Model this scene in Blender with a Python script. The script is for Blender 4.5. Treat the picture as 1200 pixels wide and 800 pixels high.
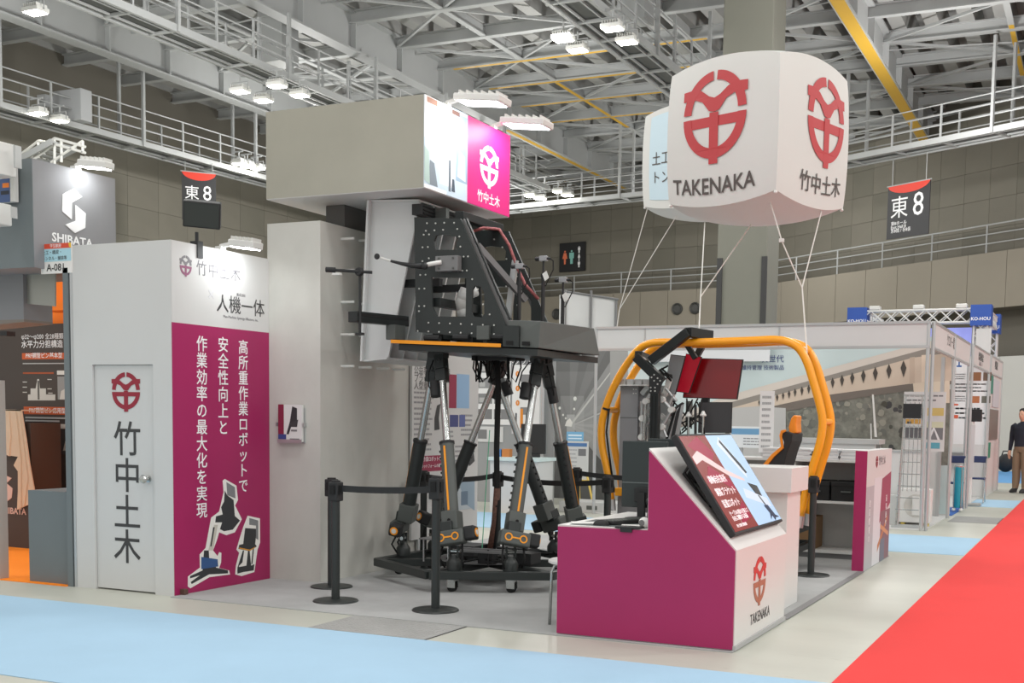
import bpy, bmesh, math, random
from mathutils import Vector, Matrix
from mathutils.geometry import tessellate_polygon
random.seed(7)
sc = bpy.context.scene
for o in list(bpy.data.objects): bpy.data.objects.remove(o)
COL = sc.collection

# ---------------------------------------------------------------- camera
YAW, PITCH, ROLL = (math.radians(v) for v in (-24.5458, -4.6586, 0.8878))
FPX, PX, PY, EYE = 1394.857, 649.559, 601.959, 1.42
fw = Vector((math.sin(YAW)*math.cos(PITCH), math.cos(YAW)*math.cos(PITCH), math.sin(PITCH)))
_ri = Vector((math.cos(YAW), -math.sin(YAW), 0)); _up = _ri.cross(fw)
cr = _ri*math.cos(ROLL) + _up*math.sin(ROLL)
cu = -_ri*math.sin(ROLL) + _up*math.cos(ROLL)
CAM = Vector((0, 0, EYE))
cam = bpy.data.cameras.new('camera'); co = bpy.data.objects.new('camera', cam); COL.objects.link(co)
co.matrix_world = Matrix(((cr.x, cu.x, -fw.x, 0), (cr.y, cu.y, -fw.y, 0), (cr.z, cu.z, -fw.z, EYE), (0, 0, 0, 1)))
cam.sensor_width = 36; cam.lens = FPX/1200*36
cam.shift_x = (600-PX)/1200; cam.shift_y = (PY-400)/1200
cam.clip_end = 400; cam.clip_start = .05
sc.camera = co

# ---------------------------------------------------------------- world, lamps, exposure
w = bpy.data.worlds.new('hall_ambience'); sc.world = w; w.use_nodes = True
bg = w.node_tree.nodes['Background']; bg.inputs[0].default_value = (1.0, .995, .975, 1); bg.inputs[1].default_value = .72
vs = sc.view_settings; vs.view_transform = 'Standard'; vs.look = 'None'; vs.gamma = 1; vs.use_curve_mapping = False
vs.exposure = 0.0
def area_lamp(name, loc, sx, sy, power, target=None, col=(1, .99, .965), spread=180):
    l = bpy.data.lights.new(name, 'AREA'); l.shape = 'RECTANGLE'; l.size = sx; l.size_y = sy; l.energy = power; l.color = col
    l.spread = math.radians(spread)
    o = bpy.data.objects.new(name, l); COL.objects.link(o); o.location = loc
    d = (Vector(target) - Vector(loc)) if target else Vector((0, 0, -1))
    o.rotation_euler = d.to_track_quat('-Z', 'Y').to_euler()
    return o
# the hall's rows of flood lamps along the catwalks (X -13.5, X -25.5 and the row over the aisle); rows further right are added neutral fill
for lx, ly in ((-25, 12), (-25, 26), (-25, 42), (-13.3, 2), (-13.3, 14), (-13.3, 28), (-13.3, 44), (-2, -6), (-2, 5), (-2, 17), (-2, 31), (9, -4), (9, 6), (9, 16), (9, 26), (16, 2), (16, 14)):
    area_lamp('hall_flood_and_fill', (lx, ly, 11.3), 2.2, 1.2, 230 if lx < 5 else 400)
# point fill lights added to brighten ceiling and walls, shining all round
for lx, ly in ((-28, 24), (-18, 24), (-28, 38), (-17.5, 38), (-26, 48), (-15, 52), (-4, 26), (-5, 40), (5, 30), (6, 14), (-10, 10), (-18, 8)):
    l = bpy.data.lights.new('added_fill_point', 'POINT'); l.energy = 850; l.shadow_soft_size = .6; l.color = (1, .99, .96)
    o = bpy.data.objects.new('added_fill_point', l); COL.objects.link(o); o.location = (lx, ly, 10.6)

# ---------------------------------------------------------------- helpers
def ray(x, y): return cr*((x-PX)/FPX) - cu*((y-PY)/FPX) + fw
def atz(x, y, z): d = ray(x, y); return CAM + d*((z-EYE)/d.z)
def atx(x, y, X): d = ray(x, y); return CAM + d*(X/d.x)
def aty(x, y, Y): d = ray(x, y); return CAM + d*(Y/d.y)
V = Vector
def s2l(c):
    c /= 255.
    return c/12.92 if c <= .04045 else ((c+.055)/1.055)**2.4
MATS = {}
def mat(name, rgb, rough=.5, metal=0., var=0., vscale=6., bump=0., bscale=60., emit=0., alpha=1., stretch=None, spec=.5):
    if name in MATS: return MATS[name]
    m = bpy.data.materials.new(name); m.use_nodes = True
    nt = m.node_tree; b = nt.nodes['Principled BSDF']
    c = tuple(s2l(v) for v in rgb) + (1,)
    b.inputs['Base Color'].default_value = c
    b.inputs['Roughness'].default_value = rough; b.inputs['Metallic'].default_value = metal
    b.inputs['Specular IOR Level'].default_value = spec
    m.diffuse_color = c
    if var or bump:
        tc = nt.nodes.new('ShaderNodeTexCoord'); src = tc.outputs['Object']
        if stretch:
            mp = nt.nodes.new('ShaderNodeMapping'); mp.inputs['Scale'].default_value = stretch
            nt.links.new(src, mp.inputs[0]); src = mp.outputs[0]
    if var:
        n = nt.nodes.new('ShaderNodeTexNoise'); n.inputs['Scale'].default_value = vscale; n.inputs['Detail'].default_value = 6; n.inputs['Roughness'].default_value = .6
        nt.links.new(src, n.inputs['Vector'])
        r = nt.nodes.new('ShaderNodeMapRange'); r.inputs[1].default_value = .3; r.inputs[2].default_value = .7
        r.inputs[3].default_value = 1-var; r.inputs[4].default_value = 1+var
        nt.links.new(n.outputs['Fac'], r.inputs[0])
        mx = nt.nodes.new('ShaderNodeVectorMath'); mx.operation = 'SCALE'; mx.inputs[0].default_value = c[:3]
        nt.links.new(r.outputs[0], mx.inputs['Scale']); nt.links.new(mx.outputs[0], b.inputs['Base Color'])
    if bump:
        n2 = nt.nodes.new('ShaderNodeTexNoise'); n2.inputs['Scale'].default_value = bscale; n2.inputs['Detail'].default_value = 3
        nt.links.new(src, n2.inputs['Vector'])
        bp = nt.nodes.new('ShaderNodeBump'); bp.inputs['Strength'].default_value = bump; bp.inputs['Distance'].default_value = .01
        nt.links.new(n2.outputs['Fac'], bp.inputs['Height']); nt.links.new(bp.outputs[0], b.inputs['Normal'])
    if emit:
        b.inputs['Emission Color'].default_value = c; b.inputs['Emission Strength'].default_value = emit
    if alpha < 1:
        b.inputs['Alpha'].default_value = alpha
    MATS[name] = m
    return m
_flat = {}
def ink(rgb):
    k = tuple(rgb)
    if k not in _flat: _flat[k] = mat('print_%02x%02x%02x' % k, k, .55)
    return _flat[k]

WO = {}
def world_of(o): return WO.get(o.name, V((0, 0, 0)))
def tag(o, label=None, cat=None, group=None, kind=None):
    if label: o['label'] = label
    if cat: o['category'] = cat
    if group: o['group'] = group
    if kind: o['kind'] = kind
    return o
def thing(name, loc, label=None, cat=None, group=None, kind=None):
    o = bpy.data.objects.new(name, None); COL.objects.link(o); o.location = loc; o.empty_display_size = .1
    WO[o.name] = V(loc)
    return tag(o, label, cat, group, kind)
class MB:
    def __init__(s): s.v = []; s.f = []; s.m = []
    def add(s, vs, fs, m=0):
        n = len(s.v); s.v += [V(p) for p in vs]
        s.f += [[i+n for i in f] for f in fs]; s.m += [m]*len(fs); return s
    def box(s, a, b, m=0):
        x0, y0, z0 = (min(p, q) for p, q in zip(a, b)); x1, y1, z1 = (max(p, q) for p, q in zip(a, b))
        return s.add([(x0,y0,z0),(x1,y0,z0),(x1,y1,z0),(x0,y1,z0),(x0,y0,z1),(x1,y0,z1),(x1,y1,z1),(x0,y1,z1)],
                     [(0,3,2,1),(4,5,6,7),(0,1,5,4),(1,2,6,5),(2,3,7,6),(3,0,4,7)], m)
    def obox(s, c, a, b, d, m=0):           # centre and three half vectors (right handed)
        c, a, b, d = V(c), V(a), V(b), V(d)
        if a.cross(b).dot(d) < 0: a = -a
        P = [c+a*i+b*j+d*k for k in (-1, 1) for i, j in ((-1,-1),(1,-1),(1,1),(-1,1))]
        return s.add(P, [(0,3,2,1),(4,5,6,7),(0,1,5,4),(1,2,6,5),(2,3,7,6),(3,0,4,7)], m)
    def beam(s, p, q, w, h, up=(0, 0, 1), m=0):   # box between two points
        p, q = V(p), V(q); d = (q-p)/2; u = V(up); a = d.cross(u)
        if a.length < 1e-6: a = d.cross(V((0, 1, 0)))
        a.normalize(); b = a.cross(d).normalized()
        return s.obox((p+q)/2, d, a*(w/2), b*(h/2), m)
    def ring(s, c, axis, r, n, ref=None):
        axis = V(axis).normalized(); ref = V(ref) if ref else (V((0, 0, 1)) if abs(axis.z) < .9 else V((1, 0, 0)))
        a = ref - axis*ref.dot(axis); a.normalize(); b = axis.cross(a)
        return [V(c) + (a*math.cos(t) + b*math.sin(t))*r for t in (2*math.pi*i/n for i in range(n))]
    def cyl(s, p, q, r, r2=None, n=12, m=0, caps=True):
        p, q = V(p), V(q); r2 = r if r2 is None else r2
        A = s.ring(p, q-p, r, n); B = s.ring(q, q-p, r2, n)
        fs = [(i, (i+1) % n, n+(i+1) % n, n+i) for i in range(n)]
        if caps: fs += [tuple(range(n-1, -1, -1)), tuple(range(n, 2*n))]
        return s.add(A+B, fs, m)
    def tube(s, pts, r, n=8, m=0, closed=False):
        pts = [V(p) for p in pts]; k = len(pts); rings = []
        ref = None
        for i in range(k):
            a = pts[i-1] if (i or closed) else pts[i]; b = pts[(i+1) % k] if (i < k-1 or closed) else pts[i]
            ax = (b-a).normalized()
            if ref is None: ref = V((0, 0, 1)) if abs(ax.z) < .9 else V((1, 0, 0))
            ref = ref - ax*ref.dot(ax)
            if ref.length < 1e-5: ref = V((0, 1, 0)) - ax*ax.y
            ref.normalize()
            rings += s.ring(pts[i], ax, r if not hasattr(r, '__len__') else r[i], n, ref)
        fs = []
        for i in range(k if closed else k-1):
            j = (i+1) % k
            fs += [(i*n+t, i*n+(t+1) % n, j*n+(t+1) % n, j*n+t) for t in range(n)]
        if not closed: fs += [tuple(range(n-1, -1, -1)), tuple(range((k-1)*n, k*n))]
        return s.add(rings, fs, m)
    def lathe(s, prof, base, axis=(0, 0, 1), n=20, m=0):
        base = V(base); axis = V(axis).normalized(); P = []
        for r, h in prof: P += s.ring(base+axis*h, axis, max(r, 1e-4), n)
        fs = [(i*n+t, i*n+(t+1) % n, (i+1)*n+(t+1) % n, (i+1)*n+t) for i in range(len(prof)-1) for t in range(n)]
        fs += [tuple(range(n-1, -1, -1)), tuple(range((len(prof)-1)*n, len(prof)*n))]
        return s.add(P, fs, m)
    def ball(s, c, r, n=10, m=0, sq=(1, 1, 1)):
        P = []; c = V(c); k = max(4, n//2+1)
        for i in range(k+1):
            t = math.pi*i/k
            for j in range(n):
                p = 2*math.pi*j/n
                P.append(c + V((math.sin(t)*math.cos(p)*sq[0], math.sin(t)*math.sin(p)*sq[1], -math.cos(t)*sq[2]))*r)
        return s.add(P, [(i*n+t, i*n+(t+1) % n, (i+1)*n+(t+1) % n, (i+1)*n+t) for i in range(k) for t in range(n)], m)
    def prism(s, poly, O, U, W, t, m=0, holes=(), back=True):
        """polygon (u,w) extruded t along U x W from the plane through O"""
        O, U, W = V(O), V(U), V(W); N = U.cross(W).normalized()
        loops = [list(poly)] + [list(h) for h in holes]; fl = [p for l in loops for p in l]; k = len(fl)
        tri = tessellate_polygon([[V((p[0], p[1], 0)) for p in l] for l in loops])
        P = [O+U*p[0]+W*p[1] for p in fl]; P2 = [q+N*t for q in P]
        def area(ix): a, b, c = (fl[i] for i in ix); return (b[0]-a[0])*(c[1]-a[1])-(b[1]-a[1])*(c[0]-a[0])
        tri = [f if area(f) > 0 else (f[0], f[2], f[1]) for f in tri]
        fs = [(a+k, b+k, c+k) for a, b, c in tri]
        if back: fs += [(a, c, b) for a, b, c in tri]
        n = 0
        for li, l in enumerate(loops):
            ar = sum(l[i][0]*l[(i+1) % len(l)][1]-l[(i+1) % len(l)][0]*l[i][1] for i in range(len(l)))
            for i in range(len(l)):
                a, b = n+i, n+(i+1) % len(l)
                if (ar > 0) == (li == 0): fs.append((a, b, b+k, a+k))
                else: fs.append((b, a, a+k, b+k))
            n += len(l)
        return s.add(P+P2, fs, m)
    def build(s, name, mats, parent=None, smooth=False, bevel=0., label=None, cat=None, group=None, kind=None, origin=None, seg=2):
        me = bpy.data.meshes.new(name)
        if parent is not None: o3 = world_of(parent)
        elif origin is not None: o3 = V(origin)
        else:
            xs = [p.x for p in s.v]; ys = [p.y for p in s.v]; zs = [p.z for p in s.v]
            o3 = V(((min(xs)+max(xs))/2, (min(ys)+max(ys))/2, min(zs)))
        me.from_pydata([tuple(p-o3) for p in s.v], [], s.f)
        if not isinstance(mats, (list, tuple)): mats = [mats]
        for q in mats: me.materials.append(q)
        if len(mats) > 1: me.polygons.foreach_set('material_index', s.m)
        if smooth:
            me.polygons.foreach_set('use_smooth', [True]*len(me.polygons))
            if smooth is not True: me.set_sharp_from_angle(angle=math.radians(smooth))
        me.update()
        o = bpy.data.objects.new(name, me); COL.objects.link(o)
        if parent is not None: o.parent = parent
        else: o.location = o3
        WO[o.name] = o3
        if bevel:
            b = o.modifiers.new('bevel', 'BEVEL'); b.width = bevel; b.segments = seg; b.limit_method = 'ANGLE'; b.angle_limit = math.radians(40)
        return tag(o, label, cat, group, kind)
def boxpart(name, a, b, m, parent=None, bevel=0., **k): return MB().box(a, b).build(name, m, parent, bevel=bevel, **k)
def link_copy(o, parent, d=(0, 0, 0)):
    c = o.copy(); COL.objects.link(c)
    if parent is not None: c.parent = parent
    WO[c.name] = world_of(o); return c
def copy_tree(o, loc, parent=None, **t):
    c = o.copy(); COL.objects.link(c); c.parent = parent
    if loc is not None: c.location = loc
    WO[c.name] = V(c.location) if parent is None else world_of(parent)
    for ch in [x for x in o.children]: copy_tree(ch, None, c)
    tag(c, **t); return c
def shifted(o, parent, d):
    """another child that shares the mesh, shifted by d"""
    c = o.copy(); COL.objects.link(c); c.parent = parent; c.location = V(o.location) + V(d); WO[c.name] = world_of(o); return c
def text(body, size, O, U, W, m, parent, name='lettering', align='CENTER', t=.001, squeeze=1., bold=0., spacing=1., kind=None, line=1., res=2):
    cu_ = bpy.data.curves.new('t', 'FONT'); cu_.body = body; cu_.size = size; cu_.align_x = align; cu_.align_y = 'CENTER'
    cu_.extrude = t/2; cu_.resolution_u = res; cu_.space_character = spacing; cu_.offset = bold*size; cu_.space_line = line
    to = bpy.data.objects.new('t', cu_); COL.objects.link(to)
    dg = bpy.context.evaluated_depsgraph_get(); me = bpy.data.meshes.new_from_object(to.evaluated_get(dg))
    bpy.data.objects.remove(to)
    O, U, W = V(O), V(U).normalized(), V(W).normalized(); N = U.cross(W); o3 = world_of(parent) if parent is not None else V((0, 0, 0))
    for v in me.vertices:
        q = O + U*(v.co.x*squeeze) + W*v.co.y + N*(v.co.z+t/2+.0008) - o3; v.co = q
    me.materials.clear(); me.materials.append(m); me.name = name
    o = bpy.data.objects.new(name, me); COL.objects.link(o)
    if parent is not None: o.parent = parent
    WO[o.name] = o3
    if kind: o['kind'] = kind
    return o
def poster(name, parent, O, U, W, w, h, items, base=None, t=.004, step=.0008, **k):
    """a flat printed sheet: O lower left corner, unit U and W, items = (rgb, polygon) in 0..1"""
    mb = MB(); mats = []; U, W = V(U).normalized(), V(W).normalized(); N = U.cross(W); O = V(O)
    def mi(c):
        c = ink(c) if isinstance(c, tuple) else c
        if c not in mats: mats.append(c)
        return mats.index(c)
    z = 0.
    if base is not None:
        mb.prism([(0, 0), (w, 0), (w, h), (0, h)], O, U, W, t, mi(base)); z = t
    lay = 0
    for it in items:
        c, pts = it[0], it[1]; lay = it[2] if len(it) > 2 else lay+1
        if len(pts) == 4 and not hasattr(pts[0], '__len__'): x0, y0, x1, y1 = pts; pts = [(x0, y0), (x1, y0), (x1, y1), (x0, y1)]
        mb.prism([(p[0]*w, p[1]*h) for p in pts], O + N*(z+.0002+(lay-1)*step*.25), U, W, step, mi(c), back=False)
    return mb.build(name, mats, parent, **k)
def lines_items(x0, x1, y0, y1, n, rgb, fill=.45, ragged=.25):
    out = []
    for i in range(n):
        y = y1-(y1-y0)*(i+.5)/n; hh = (y1-y0)/n*fill/2; e = x1-(x1-x0)*random.random()*ragged
        # words: broken dashes
        x = x0
        while x < e:
            d = (x1-x0)*random.uniform(.06, .16); out.append((rgb, (x, y-hh, min(x+d, e), y+hh), 1)); x += d + (x1-x0)*.02
    return out
def ell(cx, cy, a, b, n=20, t0=0, t1=360):
    return [(cx+a*math.cos(math.radians(t0+(t1-t0)*i/n)), cy+b*math.sin(math.radians(t0+(t1-t0)*i/n))) for i in range(n+(t1-t0 != 360))]
def emblem(parent, C, U, W, h, m, asp=.72, t=.002, lower=None):
    """oval company mark: split ring, M-shaped crown, bar and stem; h = height, C = centre"""
    U, W = V(U).normalized(), V(W).normalized(); N = U.cross(W)
    a, b = asp*h*.5*.92, h*.5*.92
    mb = MB(); O = V(C) + N*.0008
    def arc(t0, t1, k=.78, n=14, mi=0):
        o = ell(0, 0, a, b, n, t0, t1); i = ell(0, 0, a*k, b*(k+.02), n, t0, t1)
        mb.prism(o + i[::-1], O, U, W, t, mi)
    arc(4, 86, .74); arc(94, 176, .74)
    # the crown: two ears that run down to a point in the middle
    for s in (-1, 1):
        P = [(s*a*1.04, b*.38), (s*a*1.04, b*.60), (s*a*.72, b*.60), (s*a*.45, b*.50), (s*a*.2, b*.30), (0, b*.02+b*.1), (0, b*-.0+b*.36), ]
        P = [(s*a*1.02, b*.40), (s*a*1.02, b*.64), (s*a*.66, b*.64), (s*a*.42, b*.56), (s*a*.18, b*.40), (0, b*.34), (0, b*.03), (s*a*.16, b*.06), (s*a*.38, b*.29), (s*a*.62, b*.38)]
        mb.prism(P, O + N*(.0004 if s > 0 else .0002), U, W, t, 0)
    mi = 1 if lower else 0
    o = ell(0, -.05*b, a, b*.93, 24, 180, 360); i = ell(0, -.05*b, a*.74, b*.70, 24, 180, 360)
    mb.prism(o + i[::-1], O, U, W, t, mi)
    mb.prism([(-a, -.05*b), (a, -.05*b), (a*.92, -.28*b), (-a*.92, -.28*b)], O + N*.0003, U, W, t, mi)
    mb.prism([(-a*.14, .02*b), (-a*.14, -1.1*b), (a*.14, -1.1*b), (a*.14, .02*b)], O + N*.0006, U, W, t, mi)
    return mb.build('emblem', [m] + ([lower] if lower else []), parent)
X3, Y3, Z3 = V((1, 0, 0)), V((0, 1, 0)), V((0, 0, 1))
# ---------------------------------------------------------------- materials
concrete = mat('polished_concrete', (186, 187, 176), .45, var=.09, vscale=.55, bump=.05, bscale=20, stretch=(.6, 1.6, 1))
def stain(m, c, lo, hi, scale, stretch):
    """worn scuffs with a shape of their own, mixed over the base colour"""
    nt = m.node_tree; b = nt.nodes['Principled BSDF']; old = b.inputs['Base Color'].links[0].from_socket
    tc = nt.nodes.new('ShaderNodeTexCoord'); mp = nt.nodes.new('ShaderNodeMapping'); mp.inputs['Scale'].default_value = stretch; nt.links.new(tc.outputs['Object'], mp.inputs[0])
    n = nt.nodes.new('ShaderNodeTexNoise'); n.inputs['Scale'].default_value = scale; n.inputs['Detail'].default_value = 8; n.inputs['Roughness'].default_value = .72; n.inputs['Distortion'].default_value = .6; nt.links.new(mp.outputs[0], n.inputs['Vector'])
    r = nt.nodes.new('ShaderNodeMapRange'); r.inputs[1].default_value = lo; r.inputs[2].default_value = hi; nt.links.new(n.outputs['Fac'], r.inputs[0])
    mx = nt.nodes.new('ShaderNodeMix'); mx.data_type = 'RGBA'; mx.inputs[7].default_value = tuple(s2l(v) for v in c)+(1,)
    nt.links.new(r.outputs[0], mx.inputs[0]); nt.links.new(old, mx.inputs[6]); nt.links.new(mx.outputs[2], b.inputs['Base Color'])
stain(concrete, (128, 120, 104), .62, .86, 2.2, (1.0, 2.4, 1))
blue_cpt = mat('pale_blue_carpet', (162, 195, 218), .9, var=.035, vscale=1.2, bump=.25, bscale=220)
red_cpt = mat('red_carpet', (228, 58, 56), .9, var=.03, vscale=1.4, bump=.25, bscale=220)
grey_cpt = mat('grey_carpet', (168, 169, 168), .95, var=.10, vscale=2.2, bump=.35, bscale=260)
carpet_tape = mat('carpet_edge_tape', (128, 128, 128), .6)
white_panel = mat('white_panel', (208, 208, 206), .5, var=.012, vscale=2)
white_gloss = mat('white_laminate', (222, 222, 219), .35, var=.01, vscale=2)
magenta = mat('magenta_print', (164, 32, 92), .42, var=.04, vscale=1.5)
pink = mat('pink_print', (214, 36, 124), .45)
plaster = mat('grey_concrete_wallpaper', (196, 195, 188), .8, var=.06, vscale=2.4, bump=.08, bscale=14, stretch=(1, 1, .7))
plaster_w = mat('beige_grey_concrete_wallpaper', (167, 165, 152), .8, var=.06, vscale=1.6, bump=.05, bscale=14)
dark_recess = mat('dark_grey_neck', (96, 96, 94), .8)
black = mat('black_powder_coat', (40, 45, 44), .42, var=.05, vscale=5)
blackmatte = mat('black_plastic', (34, 35, 36), .6)
blackrub = mat('black_rubber', (16, 16, 16), .8)
graphite = mat('graphite_cover', (84, 88, 85), .5, var=.04, vscale=4)
midgrey = mat('mid_grey_metal', (120, 120, 120), .45)
orange_st = mat('orange_stripe', (250, 160, 30), .45)
steel = mat('bright_steel', (190, 192, 190), .22, .9)
alu = mat('aluminium', (196, 198, 198), .38, .75)
alu_dark = mat('dark_anodised_extrusion', (38, 42, 42), .4, .3)
boltm = mat('zinc_bolt', (215, 215, 210), .3, .6)
yellowp = mat('yellow_painted_pipe', (248, 166, 26), .3, var=.02, vscale=4, spec=.6)
traym = mat('pale_grey_sheet_metal', (206, 208, 207), .45, .1, var=.015, vscale=3)
inkdark = mat('dark_grey_ink', (62, 62, 62), .6)
inkwhite = mat('white_ink', (245, 245, 245), .5)
inkred = mat('crimson_ink', (150, 32, 52), .5)
inkfaint = mat('faint_grey_ink', (206, 206, 208), .6)
inkgrey = mat('mid_grey_ink', (130, 128, 132), .6)
hallwall = mat('hall_wall_panel', (122, 118, 107), .75, var=.06, vscale=.5, bump=.05, bscale=6, stretch=(.4, .4, 1.5))
hallledge = mat('hall_lower_wall_panel', (146, 139, 126), .75, var=.03, vscale=.4)
halldark = mat('hall_joint', (112, 108, 99), .9)
colm = mat('column_paint', (124, 124, 114), .7, var=.03, vscale=.6)
roofdeck = mat('corrugated_roof_deck', (160, 160, 158), .7, var=.05, vscale=.3)
steelpaint = mat('grey_painted_steel', (172, 174, 174), .55, var=.03, vscale=.5)
steeldark = mat('dark_walkway_grating', (104, 106, 106), .7)
yellowline = mat('yellow_beam_paint', (214, 170, 58), .5)
lampwhite = mat('lamp_glow', (255, 252, 240), .5, emit=26)
boothlamp = mat('booth_lamp_glow', (250, 253, 255), .5, emit=16)
whitecase = mat('white_lamp_housing', (222, 222, 218), .4)
shib_grey = mat('grey_booth_panel', (138, 138, 140), .6, var=.03, vscale=2)
shib_dark = mat('slate_booth_panel', (112, 120, 122), .6, var=.03, vscale=2)
shib_or = mat('orange_booth_panel', (255, 128, 6), .6)
or_cpt = mat('orange_carpet', (255, 140, 10), .9, bump=.2, bscale=200)
brown_p = mat('dark_brown_panel', (72, 62, 56), .6, var=.03, vscale=2)
beigecl = mat('beige_cloth', (216, 194, 168), .85, var=.04, vscale=4)
balloonm = mat('white_balloon_fabric', (212, 213, 209), .5, var=.01, vscale=2)
cordm = mat('white_cord', (222, 220, 214), .7)
# ================================================================ the hall
tag(MB().box((-48, -14, -.3), (26, 72, 0)).build('floor', concrete, origin=(0, 0, 0)), kind='structure')
def carpet(name, pts, m, label, z=.004):
    return tag(MB().prism(pts, (0, 0, .0002), X3, Y3, z).build(name, m, origin=(0, 0, 0)), label, 'carpet')
carpet('aisle_carpet', [(-16, 4.48), (-1.28, 4.48), (-1.28, 6.42), (-16, 6.42)], blue_cpt, 'pale blue carpet strip across the concrete before the magenta counter')
carpet('aisle_carpet', [(-1.265, -3), (1.75, -3), (1.75, 45), (-1.265, 47)], red_cpt, 'bright red carpet running down the main aisle')
carpet('aisle_carpet', [(-16, 13.4), (-1.28, 13.4), (-1.28, 15.5), (-16, 15.5)], blue_cpt, 'pale blue carpet strip behind the booth with the shelves')
carpet('aisle_carpet', [(-16, 21.5), (-1.28, 21.5), (-1.28, 23.6), (-16, 23.6)], blue_cpt, 'pale blue carpet strip past the teal bag stand')
carpet('aisle_carpet', [(-7.7, 30.6), (-1.28, 30.6), (-1.28, 38.2), (-7.7, 38.2)], mat('mid_blue_carpet', (104, 164, 218), .9), 'deeper blue carpet strip behind the standing person')
carpet('booth_carpet', [(-6.40, 6.98), (-1.98, 6.98), (-1.98, 12.95), (-6.40, 12.95)], grey_cpt, 'grey needle felt carpet under the robot booth', .006)
tp = MB().box((-2.03, 8.35, .0065), (-1.97, 11.4, .008)).build('carpet_tape', carpet_tape, origin=(-2, 9, 0)); tag(tp, 'darker grey tape along the edge of the grey booth carpet', 'tape')
checker = mat('checker_plate', (172, 172, 170), .5, .2, var=.1, vscale=3, bump=.6, bscale=90)
for i, (x0, y0, x1, y1) in enumerate(((-4.72, 6.43, -3.83, 6.975), (-1.95, 17.9, -1.28, 19.1))):
    t = thing('trim_%d' % (i+1), (x0, y0, 0), kind='structure')
    MB().box((x0, y0, 0.0005), (x1, y1, .004)).build('cover_plate', checker, t)
    mb = MB()
    n = 22
    for a in range(n):
        for b in range(int(n*(y1-y0)/(x1-x0))):
            cx, cy = x0+(a+.5)*(x1-x0)/n, y0+(b+.5)*(x1-x0)/n
            s = .011 if (a+b) % 2 else -.011
            mb.obox((cx, cy, .0045), (.011, s, 0), (-s*.2, .0022, 0), (0, 0, .0012))
    tag(mb.build('tread_pattern', checker, t), kind='stuff')
    MB().box((x1, y0, .0005), (x1+.012, y1, .0015)).build('joint', mat('dark_gap', (60, 60, 58), .9), t)

# ---- walls: dark joints behind, panels proud of them
def wall_run(name, A, B, z0, z1, pw, ph, m, proud=.05, ledge=None, hole=None, setback=0.):
    A, B = V((A[0], A[1], 0)), V((B[0], B[1], 0)); d = (B-A); L = d.length; d.normalize(); n = V((d.y, -d.x, 0))
    if n.dot(CAM-A) < 0: n = -n
    o = MB().obox((A+B)/2 + Z3*(8.5) - n*(.2+setback), d*(L/2+.3+setback*.5), n*.15, Z3*8.5).build(name, halldark, origin=A)
    tag(o, kind='structure')
    ms = [m, mat(m.name+'_b', tuple(int(255*(c**(1/2.2))*.955) for c in m.diffuse_color[:3]), .75, var=.05, vscale=.5), mat(m.name+'_c', tuple(min(255, int(255*(c**(1/2.2))*1.02)) for c in m.diffuse_color[:3]), .75, var=.05, vscale=.5)]
    nx = int(L/pw)
    protos = {}
    for j in range(int(round((z1-z0)/ph))):
        for i in range(nx):
            q = random.choice((0, 0, 1, 2)); c = A + d*((i+.5)*L/nx) - n*setback + Z3*(z0+(j+.5)*ph)
            if q not in protos:
                protos[q] = MB().obox(A, d*(L/nx/2-.006), n*proud, Z3*(ph/2-.006)).build('panel', ms[q], o); protos[q].location = c-A
            else: shifted(protos[q], o, c-A-V(protos[q].location))
    return o, d, n, L
WL = (-36.4, 20), (-36.4, 63.6)
WB = (-36.4, 63.4), (-16.2, 59.7)
WR = (-16.2, 59.7), (12, 38.6)
wl = wall_run('wall_left', *WL, 6.1, 13.3, 1.7, 1.2, hallwall)
wb = wall_run('wall_back', *WB, 8.2, 14.2, 1.35, 1.2, hallwall, setback=1.3)
wr = wall_run('wall_right', *WR, 8.2, 14.2, 1.35, 1.2, hallwall, setback=1.3)
# the gallery: a band of tall panels below the railing, its deck and dark underside
def gallery(idx, wall, A, B, z0, pw):
    o, d, n, L = wall; A3 = V((A[0], A[1], 0)); B3 = V((B[0], B[1], 0))
    t = thing('trim_%d' % idx, (A[0], A[1], z0), kind='structure')
    MB().obox((A3+B3)/2 + Z3*((z0+8.16)/2) - n*.75, d*(L/2), n*.62, Z3*((8.16-z0)/2)).build('gallery_body', halldark, t)
    k = int(L/pw); p0 = None
    for i in range(k):
        c = A3 + d*((i+.5)*L/k) + Z3*((z0+8.2)/2) - n*.06
        if p0 is None: p0 = MB().obox(c, d*(L/k/2-.012), n*.06, Z3*((8.2-z0)/2)).build('panel', hallledge, t); c0 = c
        else: shifted(p0, t, c-c0)
    return t
gallery(3, wb, *WB, .0, 1.7)
gallery(4, wr, *WR, 6.0, 1.9)
# under the right gallery: pale partition
o, d, n, L = wr
MBp = MB(); A3 = V((WR[0][0], WR[0][1], 0))
lowp = thing('wall_lower', (WR[0][0], WR[0][1], 0), kind='structure')
p0 = None
for i in range(14):
    c = A3 + d*((i+.5)*L/14) - n*.55 + Z3*2.05
    if p0 is None: p0 = MB().obox(c, d*(L/28-.012), n*.06, Z3*2.05).build('panel', mat('pale_lower_wall', (206, 206, 202), .7, var=.02, vscale=.5), lowp); c0 = c
    else: shifted(p0, lowp, c-c0)
def railing(wall, A, B, z, label, step=3.1, off=.12):
    o, d, n, L = wall; A3 = V((A[0], A[1], z)) - n*off
    t = thing('gallery_railing', A3, label, 'railing')
    for k, h in enumerate((1.12, .75, .38)):
        MB().cyl(A3+Z3*h, A3+d*L+Z3*h, .028 if k else .034, n=6).build('rail', steelpaint, t)
    p0 = MB().box(A3-V((.03, .03, 0)), A3+V((.03, .03, 1.12))).build('post', steelpaint, t)
    for i in range(1, int(L/step)+1): shifted(p0, t, d*(i*step))
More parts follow.
